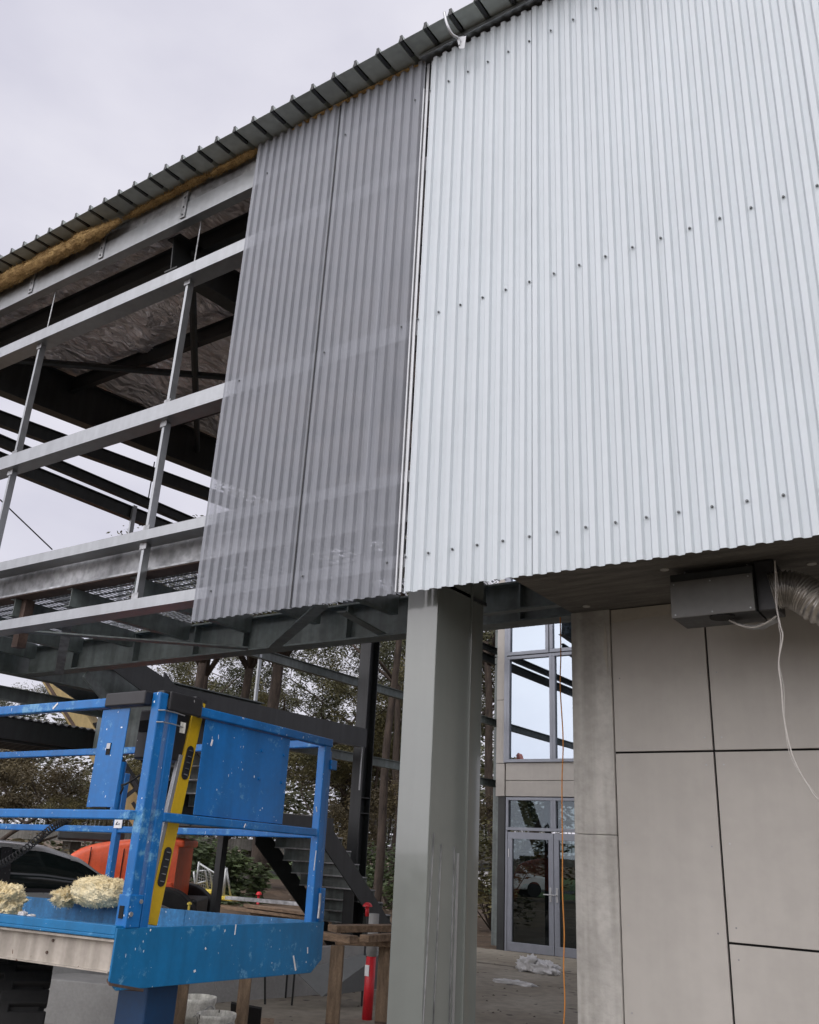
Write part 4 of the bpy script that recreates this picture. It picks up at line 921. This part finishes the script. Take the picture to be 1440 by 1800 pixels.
# timber stack
def stick(pa, pb, z, wd, th, label, mt, i=0):
    a = zat(*pa, z); b_ = zat(*pb, z); single(MB().bar(a, b_, wd, th), 'timber_plank', mt, (a+b_)/2-Vector((0, 0, th/2)), label, 'plank', 'planks stacked on the soil', bevel=0.003)
stick((400, 1578), (655, 1600), 0.62, 0.16, 0.06, 'long pale grey plank on top of the timber stack', M['galvd'])
stick((440, 1592), (668, 1622), 0.52, 0.30, 0.05, 'wide dark brown plank just under the long grey plank', M['woodh'])
stick((380, 1592), (640, 1625), 0.45, 0.34, 0.05, 'brown plank second down in the timber stack', M['woodh'])
stick((450, 1606), (690, 1632), 0.38, 0.30, 0.05, 'brown plank at the bottom of the timber stack', M['wood'])
for zz, pa_ in ((0.2, (470, 1612)), (0.2, (640, 1630))):
    c = zat(*pa_, 0.36); single(MB().box(c.x-0.12, c.x+0.12, c.y-0.3, c.y+0.3, 0, 0.345), 'timber_bearer', M['wood'], (c.x, c.y, 0), ['left', 'right'][pa_[0] > 500]+' timber bearer carrying the plank stack', 'timber bearer')
# concrete blocks bottom-left
a = zat(85, 1730, 0.26); b_ = zat(166, 1740, 0.26); dv = (b_-a).normalized(); cR = zat(208, 1736, 0.26); nn2 = (cR-b_).normalized()
single(MB().prism([a-dv*0.8, b_, cR, a-dv*0.8+(cR-b_)], (0, 0, -0.26)), 'concrete_block', M['blk'], b_-Vector((0, 0, 0.26)), 'pale cast concrete block behind the lift tyre', 'concrete block', bevel=0.01)
e0 = zat(60, 1722, 0.36); e1 = zat(235, 1738, 0.36); dv2 = (e1-e0).normalized(); n2_ = Vector((-dv2.y, dv2.x, 0))
single(MB().prism([e0-dv2*2+n2_*0.12, e1+n2_*0.12, e1+n2_*0.6, e0-dv2*2+n2_*0.6], (0, 0, -0.36)), 'concrete_footing', M['kerbc'], e1-Vector((0, 0, 0.36)), 'wide concrete footing behind the pale block at the lower left', 'concrete footing', bevel=0.01)
# plastic litter
c = zat(947, 1704, 0.05); lump((c.x-0.15, c.y, 0.09), (0.16, 0.12, 0.11), 1.3, 'crumpled_bag', 'grey-white crumpled plastic bag, left lump near the glass doors', fr=Matrix.Identity(4), mt=M['bag'], nu=40, nv=24, rag=0.6)
lump((c.x+0.12, c.y-0.03, 0.07), (0.19, 0.12, 0.09), 6.3, 'crumpled_bag', 'white crumpled plastic bag lying right of the other lump', fr=Matrix.Identity(4), mt=M['bag'], nu=40, nv=24, rag=0.55)
c = zat(905, 1728, 0.02); lump((c.x, c.y, 0.02), (0.26, 0.06, 0.03), 4.4, 'plastic_scrap', 'flat white plastic scrap on the dusty slab', fr=Matrix.Identity(4), mt=M['bag'], nu=40, nv=16, rag=0.6)
# slab joint and pebbles
a = zat(835, 1692, 0.0); b_ = zat(1012, 1714, 0.0); dv = (b_-a).normalized(); 
g = MB(); nrm = Vector((-dv.y, dv.x, 0)); a = a-dv*4; b_ = b_+dv*3
a.z = b_.z = 0.008; g.add([a, b_, b_+nrm*0.05, a+nrm*0.05], [(0,1,2,3)]); tag(g.build('slab_joint', MAT('damp_slab_joint', (0.085, 0.072, 0.055), 0.9)), kind='structure')
pb_ = MB()
for i in range(380):
    x = random.uniform(-8.6, 0.5); y = random.uniform(5.5, 15.6); r = random.uniform(0.006, 0.022)
    n_ = 5; pb_.add([(x+r*math.cos(2*math.pi*k/n_), y+r*math.sin(2*math.pi*k/n_)*0.8, 0.004) for k in range(n_)]+[(x, y, r*0.8)], [(k, (k+1) % n_, n_) for k in range(n_)])
tag(pb_.build('gravel', MAT('loose_gravel', (0.06, 0.05, 0.04), 0.9)), 'loose gravel crumbs scattered over the dusty slab', 'gravel', kind='stuff')
# mulch mound
mb = MB(); mb.grid(90, 50, lambda u, v: ((-27+17.5*u), (9.5+14*v), max(-0.02, 0.5*math.sin(math.pi*v)**0.6*math.sin(math.pi*min(1, u*1.1))**0.5*(1+0.5*noise.noise(Vector((u*14, v*12, 2)))+0.3*noise.noise(Vector((u*50, v*40, 1))))-0.04)))
tag(mb.build('soil_mound', M['dirt'], smooth=True), kind='structure')
# ------------------------------------------------------------------ car
def oriented(px_, py_, dep, hd):
    c = at(px_, py_, dep); return Matrix.Translation((c.x, c.y, 0)) @ Matrix.Rotation(hd, 4, 'Z')
hd = math.atan2(right.y, right.x)
CF = oriented(35, 1500, 10.6, hd+0.62)
ct = bpy.data.objects.new('parked_car', None); COL.objects.link(ct); ct.location = CF.translation
WM[ct] = Matrix.Translation(CF.translation); tag(ct, 'grey hatchback car parked beyond the lift, its windows dark', 'car')
def interp(tab, x):
    for (x0, *a_), (x1, *b_) in zip(tab, tab[1:]):
        if x0 <= x <= x1:
            t = (x-x0)/(x1-x0); t = t*t*(3-2*t)*0.35+t*0.65; return [p_+(q_-p_)*t for p_, q_ in zip(a_, b_)]
    return list(tab[-1][1:]) if x > tab[-1][0] else list(tab[0][1:])
BT = [(-2.08, .50, .78, .72), (-1.9, .30, 1.00, .82), (-1.4, .24, 1.04, .88), (0, .22, 1.00, .90), (0.95, .24, .96, .88), (1.5, .26, .88, .84), (1.9, .34, .76, .76), (2.08, .44, .62, .62)]
GT = [(-1.95, 1.02, .70), (-1.75, 1.22, .68), (-1.45, 1.38, .66), (-1.0, 1.46, .64), (-0.4, 1.485, .63), (0.1, 1.46, .63), (0.5, 1.36, .65), (0.85, 1.16, .70), (1.15, .98, .76)]
def rsec(x, zb, zt, w_):
    hf = [(0, zb), (w_*.8, zb), (w_*.97, zb+.10), (w_, (zb+zt)/2), (w_*.985, zt-.09), (w_*.93, zt-.02), (w_*.80, zt), (0, zt+.012)]
    return [(x, -y_, z_) for y_, z_ in hf]+[(x, y_, z_) for y_, z_ in hf[::-1][1:-1]]
def gsec(x, zt, w_, zb=0.96):
    wb_ = max(w_+.02, interp(BT, x)[2]*.93); e = (zt-zb)
    hf = [(0, zb), (wb_, zb), (wb_+(w_-wb_)*.45, zb+e*.5), (w_+.015, zb+e*.86), (w_-.05, zt-.012), (w_-.22, zt), (0, zt+.01)]
    return [(x, -y_, z_) for y_, z_ in hf]+[(x, y_, z_) for y_, z_ in hf[::-1][1:-1]]
def carloft(nm, secs, mat):
    q = len(secs[0]); mb = MB(CF); mb.add([v for s_ in secs for v in s_], [(i*q+j, i*q+(j+1) % q, (i+1)*q+(j+1) % q, (i+1)*q+j) for i in range(len(secs)-1) for j in range(q)]); mb.add(secs[0], [tuple(range(q))[::-1]]); mb.add(secs[-1], [tuple(range(q))])
    return mb.build(nm, mat, ct, smooth=True)
xs_ = [-2.08+4.16*i/48 for i in range(49)]
carloft('body', [rsec(x, *interp(BT, x)) for x in xs_], M['silver'])
M['cargl'] = MAT('dark_car_glass', (0.008, 0.012, 0.012), 0.05, 0, 0.05, 3, spec=0.6)
xg = [-1.95+3.10*i/48 for i in range(49)]
carloft('glasshouse', [gsec(x, *interp(GT, x)) for x in xg], M['cargl'])
# painted roof skin and pillars proud of the glass
def gpt(x, k, out=0.008):
    q = gsec(x, *interp(GT, x)); i0 = int(k); i1 = min(i0+1, 6); t = k-i0
    a_, b_ = Vector(q[i0]), Vector(q[i1]); p_ = a_.lerp(b_, t); return (p_.x, p_.y-out, p_.z+out)
for sg in (1, -1):
    mb = MB(CF); mb.grid(40, 8, lambda u, v: (lambda p_: (p_[0], p_[1]*sg, p_[2]))(gpt(-1.6+2.05*u, 3.0+3.0*v))); mb.build('roof', M['silver'], ct, smooth=True)
    mb = MB(CF); mb.grid(16, 3, lambda u, v: (lambda p_: (p_[0], p_[1]*sg, p_[2]))(gpt(0.42+0.70*u, 2.9+0.9*v, 0.012))); mb.build('front_pillar', M['silver'], ct, smooth=True)
    for xa_, xb_ in ((-0.36, -0.24), (-1.45, -1.30)):
        mb = MB(CF); mb.grid(3, 10, lambda u, v: (lambda p_: (p_[0], p_[1]*sg, p_[2]))(gpt(xa_+(xb_-xa_)*u, 1.0+2.2*v, 0.010))); mb.build('door_pillar', M['silverr'], ct, smooth=True)
    mb = MB(CF); mb.grid(40, 3, lambda u, v: (lambda p_: (p_[0], p_[1]*sg, p_[2]))(gpt(-1.7+2.6*u, 1.0+0.16*v, 0.012))); mb.build('belt_trim', M['silverr'], ct, smooth=True)
    MB(CF).box(0.62, 0.80, sg*-0.99 if sg > 0 else 0.86, -0.86 if sg > 0 else 0.99, 0.98, 1.12).build('wing_mirror', M['silverr'], ct, bevel=0.03)
for xx in (-1.3, 1.3):
    for yy in (-0.90, 0.70):
        w1 = MB(CF).tube([(xx, yy, 0.32), (xx, yy+0.2, 0.32)], 0.32, 28).build('wheel', M['rubber'], ct, bevel=0.02); MB(CF).tube([(xx, yy-0.006, 0.32), (xx, yy+0.02, 0.32)], 0.2, 18).build('rim', M['alu'], w1)
for xx in (-0.30, 0.72): MB(CF).box(xx, xx+0.006, -0.904, -0.894, 0.4, 0.88).build('door_seam', M['grout'], ct)
# ------------------------------------------------------------------ orange machine with tan boom
MF = oriented(228, 1520, 12.6, hd+0.05)
mt_ = bpy.data.objects.new('telehandler', None); COL.objects.link(mt_); mt_.location = MF.translation; WM[mt_] = Matrix.Translation(MF.translation)
tag(mt_, 'orange telescopic handler with tan boom parked behind the lift', 'telehandler')
def loft(sections, frame, nm, mat, par, sub=1):
    q = len(sections[0]); mb = MB(frame); mb.add([v for s in sections for v in s], [(i*q+j, i*q+(j+1) % q, (i+1)*q+(j+1) % q, (i+1)*q+j) for i in range(len(sections)-1) for j in range(q)])
    mb.add(sections[0], [tuple(range(q))[::-1]]); mb.add(sections[-1], [tuple(range(q))]); o = mb.build(nm, mat, par, smooth=True)
    if sub: md = o.modifiers.new('sub', 'SUBSURF'); md.levels = sub; md.render_levels = 2
    return o
secs = []
for x, z1, z0 in ((-0.84, 1.05, 0.5), (-0.82, 1.20, 0.5), (-0.72, 1.38, 0.5), (-0.5, 1.50, 0.5), (-0.1, 1.57, 0.5), (0.35, 1.62, 0.5), (0.66, 1.64, 0.5), (0.76, 1.62, 0.5), (0.775, 1.58, 0.5)):
    secs.append([(x, -0.56, z0), (x, -0.58, z0+0.1), (x, -0.58, z1-0.16), (x, -0.55, z1-0.05), (x, -0.46, z1), (x, 0.46, z1), (x, 0.55, z1-0.05), (x, 0.58, z1-0.16), (x, 0.58, z0+0.1), (x, 0.56, z0)])
for xx_ in (0.03, -0.42): MB(MF).box(xx_, xx_+0.012, -0.587, -0.578, 0.6, 1.45).build('panel_gap', M['grout'], mt_)
MB(MF).box(0.60, 0.84, -0.56, 0.56, 1.50, 1.60).build('rear_lip', M['orange'], mt_, bevel=0.03)
loft(secs, MF, 'engine_cover', M['orange'], mt_)
MB(MF).box(0.05, 0.76, -0.62, -0.585, 0.55, 1.05).build('side_door', M['orange'], mt_, bevel=0.02)
MB(MF).box(0.12, 0.5, -0.60, -0.575, 1.12, 1.36).build('vent_grille', M['grout'], mt_)
MB(MF).box(-1.0, -0.2, -0.30, 0.30, 1.52, 1.66).build('bonnet_grille', M['dark'], mt_, bevel=0.03)
MB(MF).box(-2.6, 1.1, -0.5, 0.5, 0.5, 0.85).build('chassis', M['dark'], mt_, bevel=0.03)
for xx in (-2.1, 0.7):
    for yy in (-0.95, 0.62):
        w1 = MB(MF).tube([(xx, yy, 0.5), (xx, yy+0.33, 0.5)], 0.5, 28).build('wheel', M['rubber'], mt_, bevel=0.03); MB(MF).tube([(xx, yy-0.01, 0.5), (xx, yy+0.05, 0.5)], 0.26, 18).build('rim', M['orange'], w1)
# boom runs up to the left, seen between the lift rails
bA = at(262, 1450, 13.0); bB = at(100, 1195, 13.6); bd = (bB-bA).normalized()
up_ = fwd.cross(bd).normalized()
def boom(s0, s1, off, wd, th, nm, mat, par=mt_, push=0.0):
    a = bA+(bB-bA)*s0+up_*off+fwd*push; b_ = bA+(bB-bA)*s1+up_*off+fwd*push
    return MB().bar(a, b_, th, wd, up=up_).build(nm, mat, par, bevel=0.01)
bm = boom(-0.05, 1.2, 0.0, 0.30, 0.28, 'boom', M['tan'])
boom(0.75, 1.18, 0.17, 0.05, 0.2, 'boom_rail', M['grout']); boom(0.7, 1.18, 0.22, 0.04, 0.18, 'boom_rail', M['tan'])
boom(0.7, 1.18, 0.36, 0.11, 0.16, 'lift_ram', M['orange']); boom(-0.05, 0.65, 0.165, 0.02, 0.24, 'boom_edge', M['grout']); boom(0.6, 1.18, -0.09, 0.05, 0.29, 'boom_stripe', M['rust'], push=-0.01)
def text(body_, size, mat, frame, nm, parent, ext=0.004, shear=0.0):
    cu = bpy.data.curves.new(nm, 'FONT'); cu.body = body_; cu.size = size; cu.extrude = ext; cu.align_x = 'CENTER'; cu.align_y = 'CENTER'; cu.shear = shear; cu.offset = size*0.02
    tmp = bpy.data.objects.new(nm+'_curve', cu); COL.objects.link(tmp); dg = bpy.context.evaluated_depsgraph_get()
    me = bpy.data.meshes.new_from_object(tmp.evaluated_get(dg)); bpy.data.objects.remove(tmp)
    me.transform(WM[parent].inverted() @ frame); me.materials.clear(); me.materials.append(mat)
    o = bpy.data.objects.new(nm, me); COL.objects.link(o); o.parent = parent; WM[o] = WM[parent].copy(); return o
def frm(pos, xax, nrm):
    xax = xax.normalized(); z_ = nrm.normalized(); y_ = z_.cross(xax).normalized(); z_ = xax.cross(y_)
    m_ = Matrix.Identity(4)
    for i in range(3): m_[i][0] = xax[i]; m_[i][1] = y_[i]; m_[i][2] = z_[i]; m_[i][3] = pos[i]
    return m_
tpos = at(226, 1392, 12.85); text('FT-', 0.40, M['text'], frm(tpos, -bd, -fwd), 'boom_lettering', mt_)
sidef = MF.to_3x3()
text('SJ', 0.20, M['text'], frm(MF @ Vector((0.50, -0.625, 0.72)), sidef @ Vector((1, 0, 0)), sidef @ Vector((0, -1, 0))), 'side_lettering', mt_, shear=0.3)
text('ns', 0.16, M['textw'], frm(MF @ Vector((0.25, -0.60, 1.42)), sidef @ Vector((1, 0, 0)), sidef @ Vector((0, -1, 0))), 'cover_lettering', mt_, shear=0.3)

# ------------------------------------------------------------------ bent temporary fencing with yellow feet
tf = thing('temporary_fence', 'bent silver temporary fence frames collapsed on the soil with yellow feet', 'fence', at(400, 1570, 17))
def tp2(px_, py_, d=17.0): return at(px_, py_, d)
def pipe(pp_, r=0.02, nm='pipe'): MB().tube([tp2(*p[:2], *(p[2:] or (17.0,))) for p in pp_], r, 8).build(nm, M['mesh'], tf, smooth=True)
pipe([(350, 1515), (343, 1574)]); pipe([(349, 1517), (384, 1539), (395, 1521), (398, 1530)]); pipe([(350, 1531), (361, 1530), (366, 1565)]); pipe([(364, 1526), (370, 1535), (374, 1568)])
pipe([(388, 1539), (376, 1572)]); pipe([(398, 1526), (392, 1580)], 0.03); pipe([(398, 1526), (406, 1577)]); pipe([(345, 1553), (364, 1549)]); pipe([(360, 1576), (392, 1580)]); pipe([(341, 1532), (345, 1574)]); pipe([(341, 1574), (376, 1576)], 0.015)
msh = MB()
for i in range(9):
    a = i/9; msh.tube([tp2(352+34*a, 1520+20*a), tp2(350+30*a, 1572)], 0.004, 4)
for i in range(7):
    a = i/7; msh.tube([tp2(346, 1530+40*a), tp2(392, 1545+30*a)], 0.004, 4)
msh.build('wire_mesh', M['mesh'], tf)
for (p, s_) in (((342, 1575), 1), ((367, 1568), .9), ((402, 1580), 1.1)):
    c = tp2(*p); MB().box(c.x-0.2*s_, c.x+0.2*s_, c.y-0.12, c.y+0.12, c.z-0.03, c.z+0.05).build('foot', M['yplas'], tf, bevel=0.025)
c = tp2(367, 1573); MB().box(c.x-0.16, c.x+0.16, c.y-0.1, c.y+0.1, c.z-0.12, c.z+0.02).build('foot', M['yplas'], tf, bevel=0.03)

# ------------------------------------------------------------------ elevated walkway far behind
wk = thing('elevated_walkway', 'raised concrete footpath with slatted balustrade crossing behind the gum trees', 'footbridge', (-24, 26, 0))
wa, wb = Vector((-46, 12.5, 0)), Vector((-9, 41, 0)); wd_ = (wb-wa).normalized(); wn = Vector((-wd_.y, wd_.x, 0)); Lw = (wb-wa).length
def wbar(s0, s1, off, z, wd, ht, nm, mt): MB().bar(wa+wd_*s0+wn*off+Vector((0,0,z)), wa+wd_*s1+wn*off+Vector((0,0,z)), wd, ht).build(nm, mt, wk)
M['wkc'] = MAT('old_concrete', (0.16, 0.155, 0.14), 0.9, 0, 0.25, 1.2, streak=0.3)
wbar(0, Lw, 0, 1.55, 2.2, 0.42, 'deck', M['wkc']); wbar(0, Lw, -1.05, 2.75, 0.07, 0.07, 'handrail', M['galvd'])
mb = MB(); s = 0.0
while s < Lw:
    p = wa+wd_*s-wn*1.05; mb.bar(p+Vector((0,0,1.78)), p+Vector((0,0,2.72)), 0.03, 0.03, up=wd_); s += 0.16
mb.build('baluster', M['galvd'], wk)['kind'] = 'stuff'
for s in (4, 11, 18, 25, 32, 39, 45):
    p = wa+wd_*s; MB().box(p.x-0.25, p.x+0.25, p.y-0.25, p.y+0.25, 0, 1.34).build('pier', M['wkc'], wk)

# ------------------------------------------------------------------ trees
def leaves(mb, c, r, n, sz, droop=0.6):
    for _ in range(n):
        d = Vector((random.gauss(0, 1), random.gauss(0, 1), random.gauss(0, 0.7))); d = d.normalized()*r*random.random()**0.45
        p = c+d; a = random.uniform(0, 2*math.pi); l = sz*random.uniform(0.6, 1.5); w_ = l*random.uniform(0.25, 0.45)
        u = Vector((math.cos(a), math.sin(a), -random.uniform(0, droop)*1.6)).normalized(); v_ = u.cross(Vector((random.gauss(0, 1), random.gauss(0, 1), random.gauss(0, 1)))).normalized()
        mb.add([p, p+u*l*0.5+v_*w_*0.5, p+u*l, p+u*l*0.5-v_*w_*0.5], [(0, 1, 2, 3)])
def gum_parts(seed, h, spread, nleaf, base_frac=0.35, sz=0.095, cl=0.46):
    random.seed(seed); tk = MB(); lf = MB()
    def branch(p, d, L_, r, dep):
        n = 5; pts = [p]; rs = [r]; q = p.copy(); dd = d.copy()
        for i in range(n):
            dd = (dd+Vector((random.gauss(0, .16), random.gauss(0, .16), random.gauss(0.05, .08)))).normalized(); q = q+dd*L_/n; pts.append(q.copy()); rs.append(r*(1-0.5*(i+1)/n))
        tk.tube(pts, rs, 7 if dep < 2 else 5, caps=False)
        if dep >= 2:
            for i in (2, 3, 4, 5): leaves(lf, pts[i]+Vector((random.gauss(0, .25), random.gauss(0, .25), random.gauss(0.1, .15))), cl*random.uniform(0.6, 1.2), nleaf, sz)
        if dep < 3:
            for k in range(random.choice((2, 3, 3)) if dep else 4):
                i = random.choice((3, 4, 5)) if dep else (3, 4, 5, 5)[k]
                a = random.uniform(0, 2*math.pi) if dep else 2*math.pi*k/4+random.uniform(-.4, .4); el = random.uniform(0.25, 0.9)
                nd = Vector((math.cos(a)*math.cos(el)*spread, math.sin(a)*math.cos(el)*spread, math.sin(el))).normalized()
                branch(pts[i], nd, L_*random.uniform(0.55, 0.8), rs[i]*0.7, dep+1)
    branch(Vector((0, 0, 0)), Vector((random.gauss(0, .06), random.gauss(0, .06), 1)).normalized(), h*base_frac*1.25, h*0.013, 0)
    return tk, lf
protos = []
for i, (sd_, h_, spd, nl, bf, lm) in enumerate(((11, 11, 1.3, 230, 0.42, 'leafB'), (22, 10, 1.5, 200, 0.36, 'leafA'), (35, 9, 1.7, 200, 0.32, 'leafC'))):
    tk, lf = gum_parts(sd_, h_, spd, nl, bf); protos.append((tk, lf, lm))
def tree(idx, p, s, rot, label, lm=None):
    tk, lf, lmm = protos[idx]; key = (idx, lm or lmm)
    t = bpy.data.objects.new('gum_tree', None); COL.objects.link(t); t.location = (p[0], p[1], 0); t.scale = (s, s, s); t.rotation_euler = (0, 0, rot)
    tag(t, label, 'tree', 'gum trees behind the site'); WM[t] = Matrix.Identity(4)
    if key not in TC:
        a = tk.build('trunk', M['bark'], t, smooth=True); b_ = lf.build('crown', M[lm or lmm], t); TC[key] = (a, b_)
    else:
        for o in TC[key]:
            c = o.copy(); COL.objects.link(c); c.parent = t
TC = {}
def dirp(px_, d): c = at(px_, 1480, d); return (c.x, c.y)
TL = [(0, 690, 27, 1.15, 0.3, 'dense dark gum tree right behind the black end column'), (1, 560, 30, 1.05, 1.2, 'open-branched gum tree seen between end column and stair beam'),
      (2, 590, 24, 0.62, 2.0, 'small brownish gum tree in front of the open-branched one'), (1, 400, 28, 0.95, 4.0, 'spreading gum tree above the blue infill panel'),
      (0, 320, 33, 1.0, 5.1, 'tall dark gum tree above the spirit level'), (2, 70, 30, 0.75, 0.7, 'low brown-green tree beyond the car roof'),
      (1, 150, 26, 0.50, 2.4, 'bare-branched small tree beyond the left lift rails'), (2, 230, 34, 0.6, 3.3, 'olive tree behind the orange telehandler'),
      (2, -40, 28, 0.85, 1.9, 'olive-brown tree at the far left behind the canopy'), (1, 865, 29, 1.25, 0.1, 'tall pale gum tree between the column and the glazed building'),
      (0, 470, 38, 1.1, 2.2, 'distant dark gum tree behind the bent fence'), (2, 640, 36, 1.0, 5.5, 'distant olive tree behind the marker post'), (0, 800, 36, 1.1, 3.7, 'dark gum tree hidden mostly by the steel column'),
      (1, 330, 25, 0.72, 0.9, 'leafy gum tree seen just above the stair beam'), (0, 610, 34, 1.1, 4.9, 'tall dense gum tree left of the black end column'), (1, 700, 31, 1.0, 2.9, 'pale-leaved gum tree beside the steel column'),
      (0, 10, 40, 0.9, 4.4, 'dark distant tree behind the parked car')]
for i, px_, d, s, r_, lb_ in TL: tree(i, dirp(px_, d), s, r_, lb_)
random.seed(5)
# shrubs
def shrub(px_, d, r, h, label, mt='leafA'):
    p = dirp(px_, d); mb = MB(); st_ = MB()
    for k in range(14):
        a = random.uniform(0, 6.28); rr = r*random.random()**0.6; c = Vector((p[0]+rr*math.cos(a), p[1]+rr*math.sin(a), h*random.uniform(0.15, 0.85))); leaves(mb, c, r*0.38, 230, 0.13, 0.2)
        st_.tube([(p[0], p[1], 0), (c.x, c.y, c.z)], [0.02, 0.006], 5)
    t = bpy.data.objects.new('shrub', None); COL.objects.link(t); t.location = (p[0], p[1], 0); WM[t] = Matrix.Translation((p[0], p[1], 0)); tag(t, label, 'shrub')
    mb.build('foliage', M[mt], t); st_.build('stem', M['bark'], t)
M['leafG'] = leafmat('green_shrub_leaves', (0.03, 0.05, 0.014), (0.07, 0.10, 0.03))
shrub(395, 19, 0.95, 1.7, 'green bushy shrub behind the bent fence frames', 'leafG'); shrub(430, 20, 0.7, 1.3, 'low green shrub right of the bushy one', 'leafG')
shrub(866, 21, 1.2, 2.6, 'tall weedy shrub beyond the slab between column and doors', 'leafA'); shrub(60, 17, 1.6, 1.3, 'scrubby brown bush behind the parked car', 'leafC'); shrub(700, 22, 1.2, 1.9, 'green bush at the foot of the stairs', 'leafG')
# near trunks
def trunk(px_, d, r, h, label, lean=0.0, mt='bark'):
    r *= 0.6; p = dirp(px_, d); t = bpy.data.objects.new('tree_stump', None)
    pts = [(p[0]+lean*z*right.x+0.05*math.sin(z*1.3), p[1]+lean*z*right.y, z) for z in [h*i/10 for i in range(11)]]
    rs = [r*(1.5 if i == 0 else 1.1-0.04*i) for i in range(11)]
    lf = MB(); random.seed(int(px_)); tk = MB().tube(pts, rs, 12)
    top = Vector(pts[-1])
    for k in range(6):
        a = random.uniform(0, 6.28); e = top+Vector((math.cos(a)*1.8, math.sin(a)*1.8, random.uniform(0.4, 2.0))); tk.tube([pts[-2], (top+e)/2+Vector((0, 0, .3)), e], [r*0.6, r*0.35, r*0.15], 6)
        leaves(lf, e, 1.1, 1100, 0.09); leaves(lf, (top+e)/2, 0.8, 500, 0.09)
    bpy.data.objects.remove(t)
    t = bpy.data.objects.new('gum_tree', None); COL.objects.link(t); t.location = (p[0], p[1], 0); WM[t] = Matrix.Translation((p[0], p[1], 0)); tag(t, label, 'tree', 'gum trees behind the site')
    tk.build('trunk', M[mt], t, smooth=True); lf.build('crown', M['leafB'], t)
trunk(455, 21, 0.30, 6.5, 'thick dark gum trunk behind the long grey plank'); trunk(664, 19, 0.16, 7.5, 'slim pinkish gum trunk right of the black end column', 0.03)
trunk(312, 19, 0.22, 6, 'twin dark gum trunk beside the telehandler, nearer one'); trunk(332, 23, 0.2, 6.5, 'twin dark gum trunk left of the walkway balustrade', -0.03); trunk(385, 24, 0.26, 7, 'leaning gum trunk in front of the walkway', 0.04)
trunk(872, 24, 0.22, 7.5, 'reddish gum trunk leaning beside the glazed building', -0.05)
# distant wood
random.seed(3); fw = MB()
for i in range(420):
    a = random.uniform(-900, 1300) if i % 3 else random.uniform(180, 900); d = random.uniform(44, 62); p = dirp(a, d); leaves(fw, Vector((p[0], p[1], random.uniform(0.8, 8.0))), 1.9, 160, 0.38, 0.3)
tag(fw.build('far_wood', M['leafB']), 'dark mass of distant woodland closing the view behind the gum trees', 'wood', kind='stuff')
random.seed(9); nw = MB()  # unseen foliage belt, added to cut low sky light on the panel wall
for i in range(260):
    x_ = random.uniform(-4, 26); leaves(nw, Vector((x_, -17-random.random()*5+0.1*x_, random.uniform(0.5, 8.0))), 1.3, 150, 0.34, 0.3)
tag(nw.build('light_block_hedge', M['leafB']), 'unseen belt of trees and scrub added behind the viewer to block low sky light', 'hedge', kind='stuff')
# white van / car far, seen under the walkway
def far_car(px_, d, rot, mt, label):
    p = dirp(px_, d); f = Matrix.Translation((p[0], p[1], 0)) @ Matrix.Rotation(rot, 4, 'Z'); t = bpy.data.objects.new('parked_car', None); COL.objects.link(t); t.location = (p[0], p[1], 0); WM[t] = Matrix.Translation((p[0], p[1], 0)); tag(t, label, 'car')
    MB(f).prism([(-2.1,-.85,.3),(2.1,-.85,.3),(2.1,-.85,.8),(1.2,-.85,.92),(.6,-.85,1.4),(-1.3,-.85,1.42),(-2.0,-.85,.95)], (0, 1.7, 0)).build('body', mt, t, bevel=0.08)
    MB(f).prism([(.95,-.86,.95),(.5,-.86,1.33),(-1.2,-.86,1.34),(-1.6,-.86,.97)], (0, 1.72, 0)).build('window', M['cargl'], t)
    for xx in (-1.3, 1.3): MB(f).tube([(xx, -.88, .32), (xx, .88, .32)], .32, 18).build('wheel', M['rubber'], t)
far_car(350, 36, hd+0.3, M['textw'], 'white car glimpsed far off under the raised walkway'); far_car(880, 40, hd+0.2, M['textw'], 'white car glimpsed far off beside the glazed building')

# light fitting: clear offcut on the eave
wire('plastic_offcut', [onY(808, 80, 3.66), onY(806, 68, 3.64), onY(795, 60, 3.6), onY(786, 42, 3.56), onY(781, 22, 3.55)], 0.010, 'curled clear plastic strip sticking up over the roof edge', 'plastic strip', M['alu'])
flat('plastic_tab', [(803, 66), (820, 64), (817, 86), (808, 86)], 3.66, 'small clear plastic tab hanging on the eave flashing', 'plastic tab', M['alu'], 0.004)
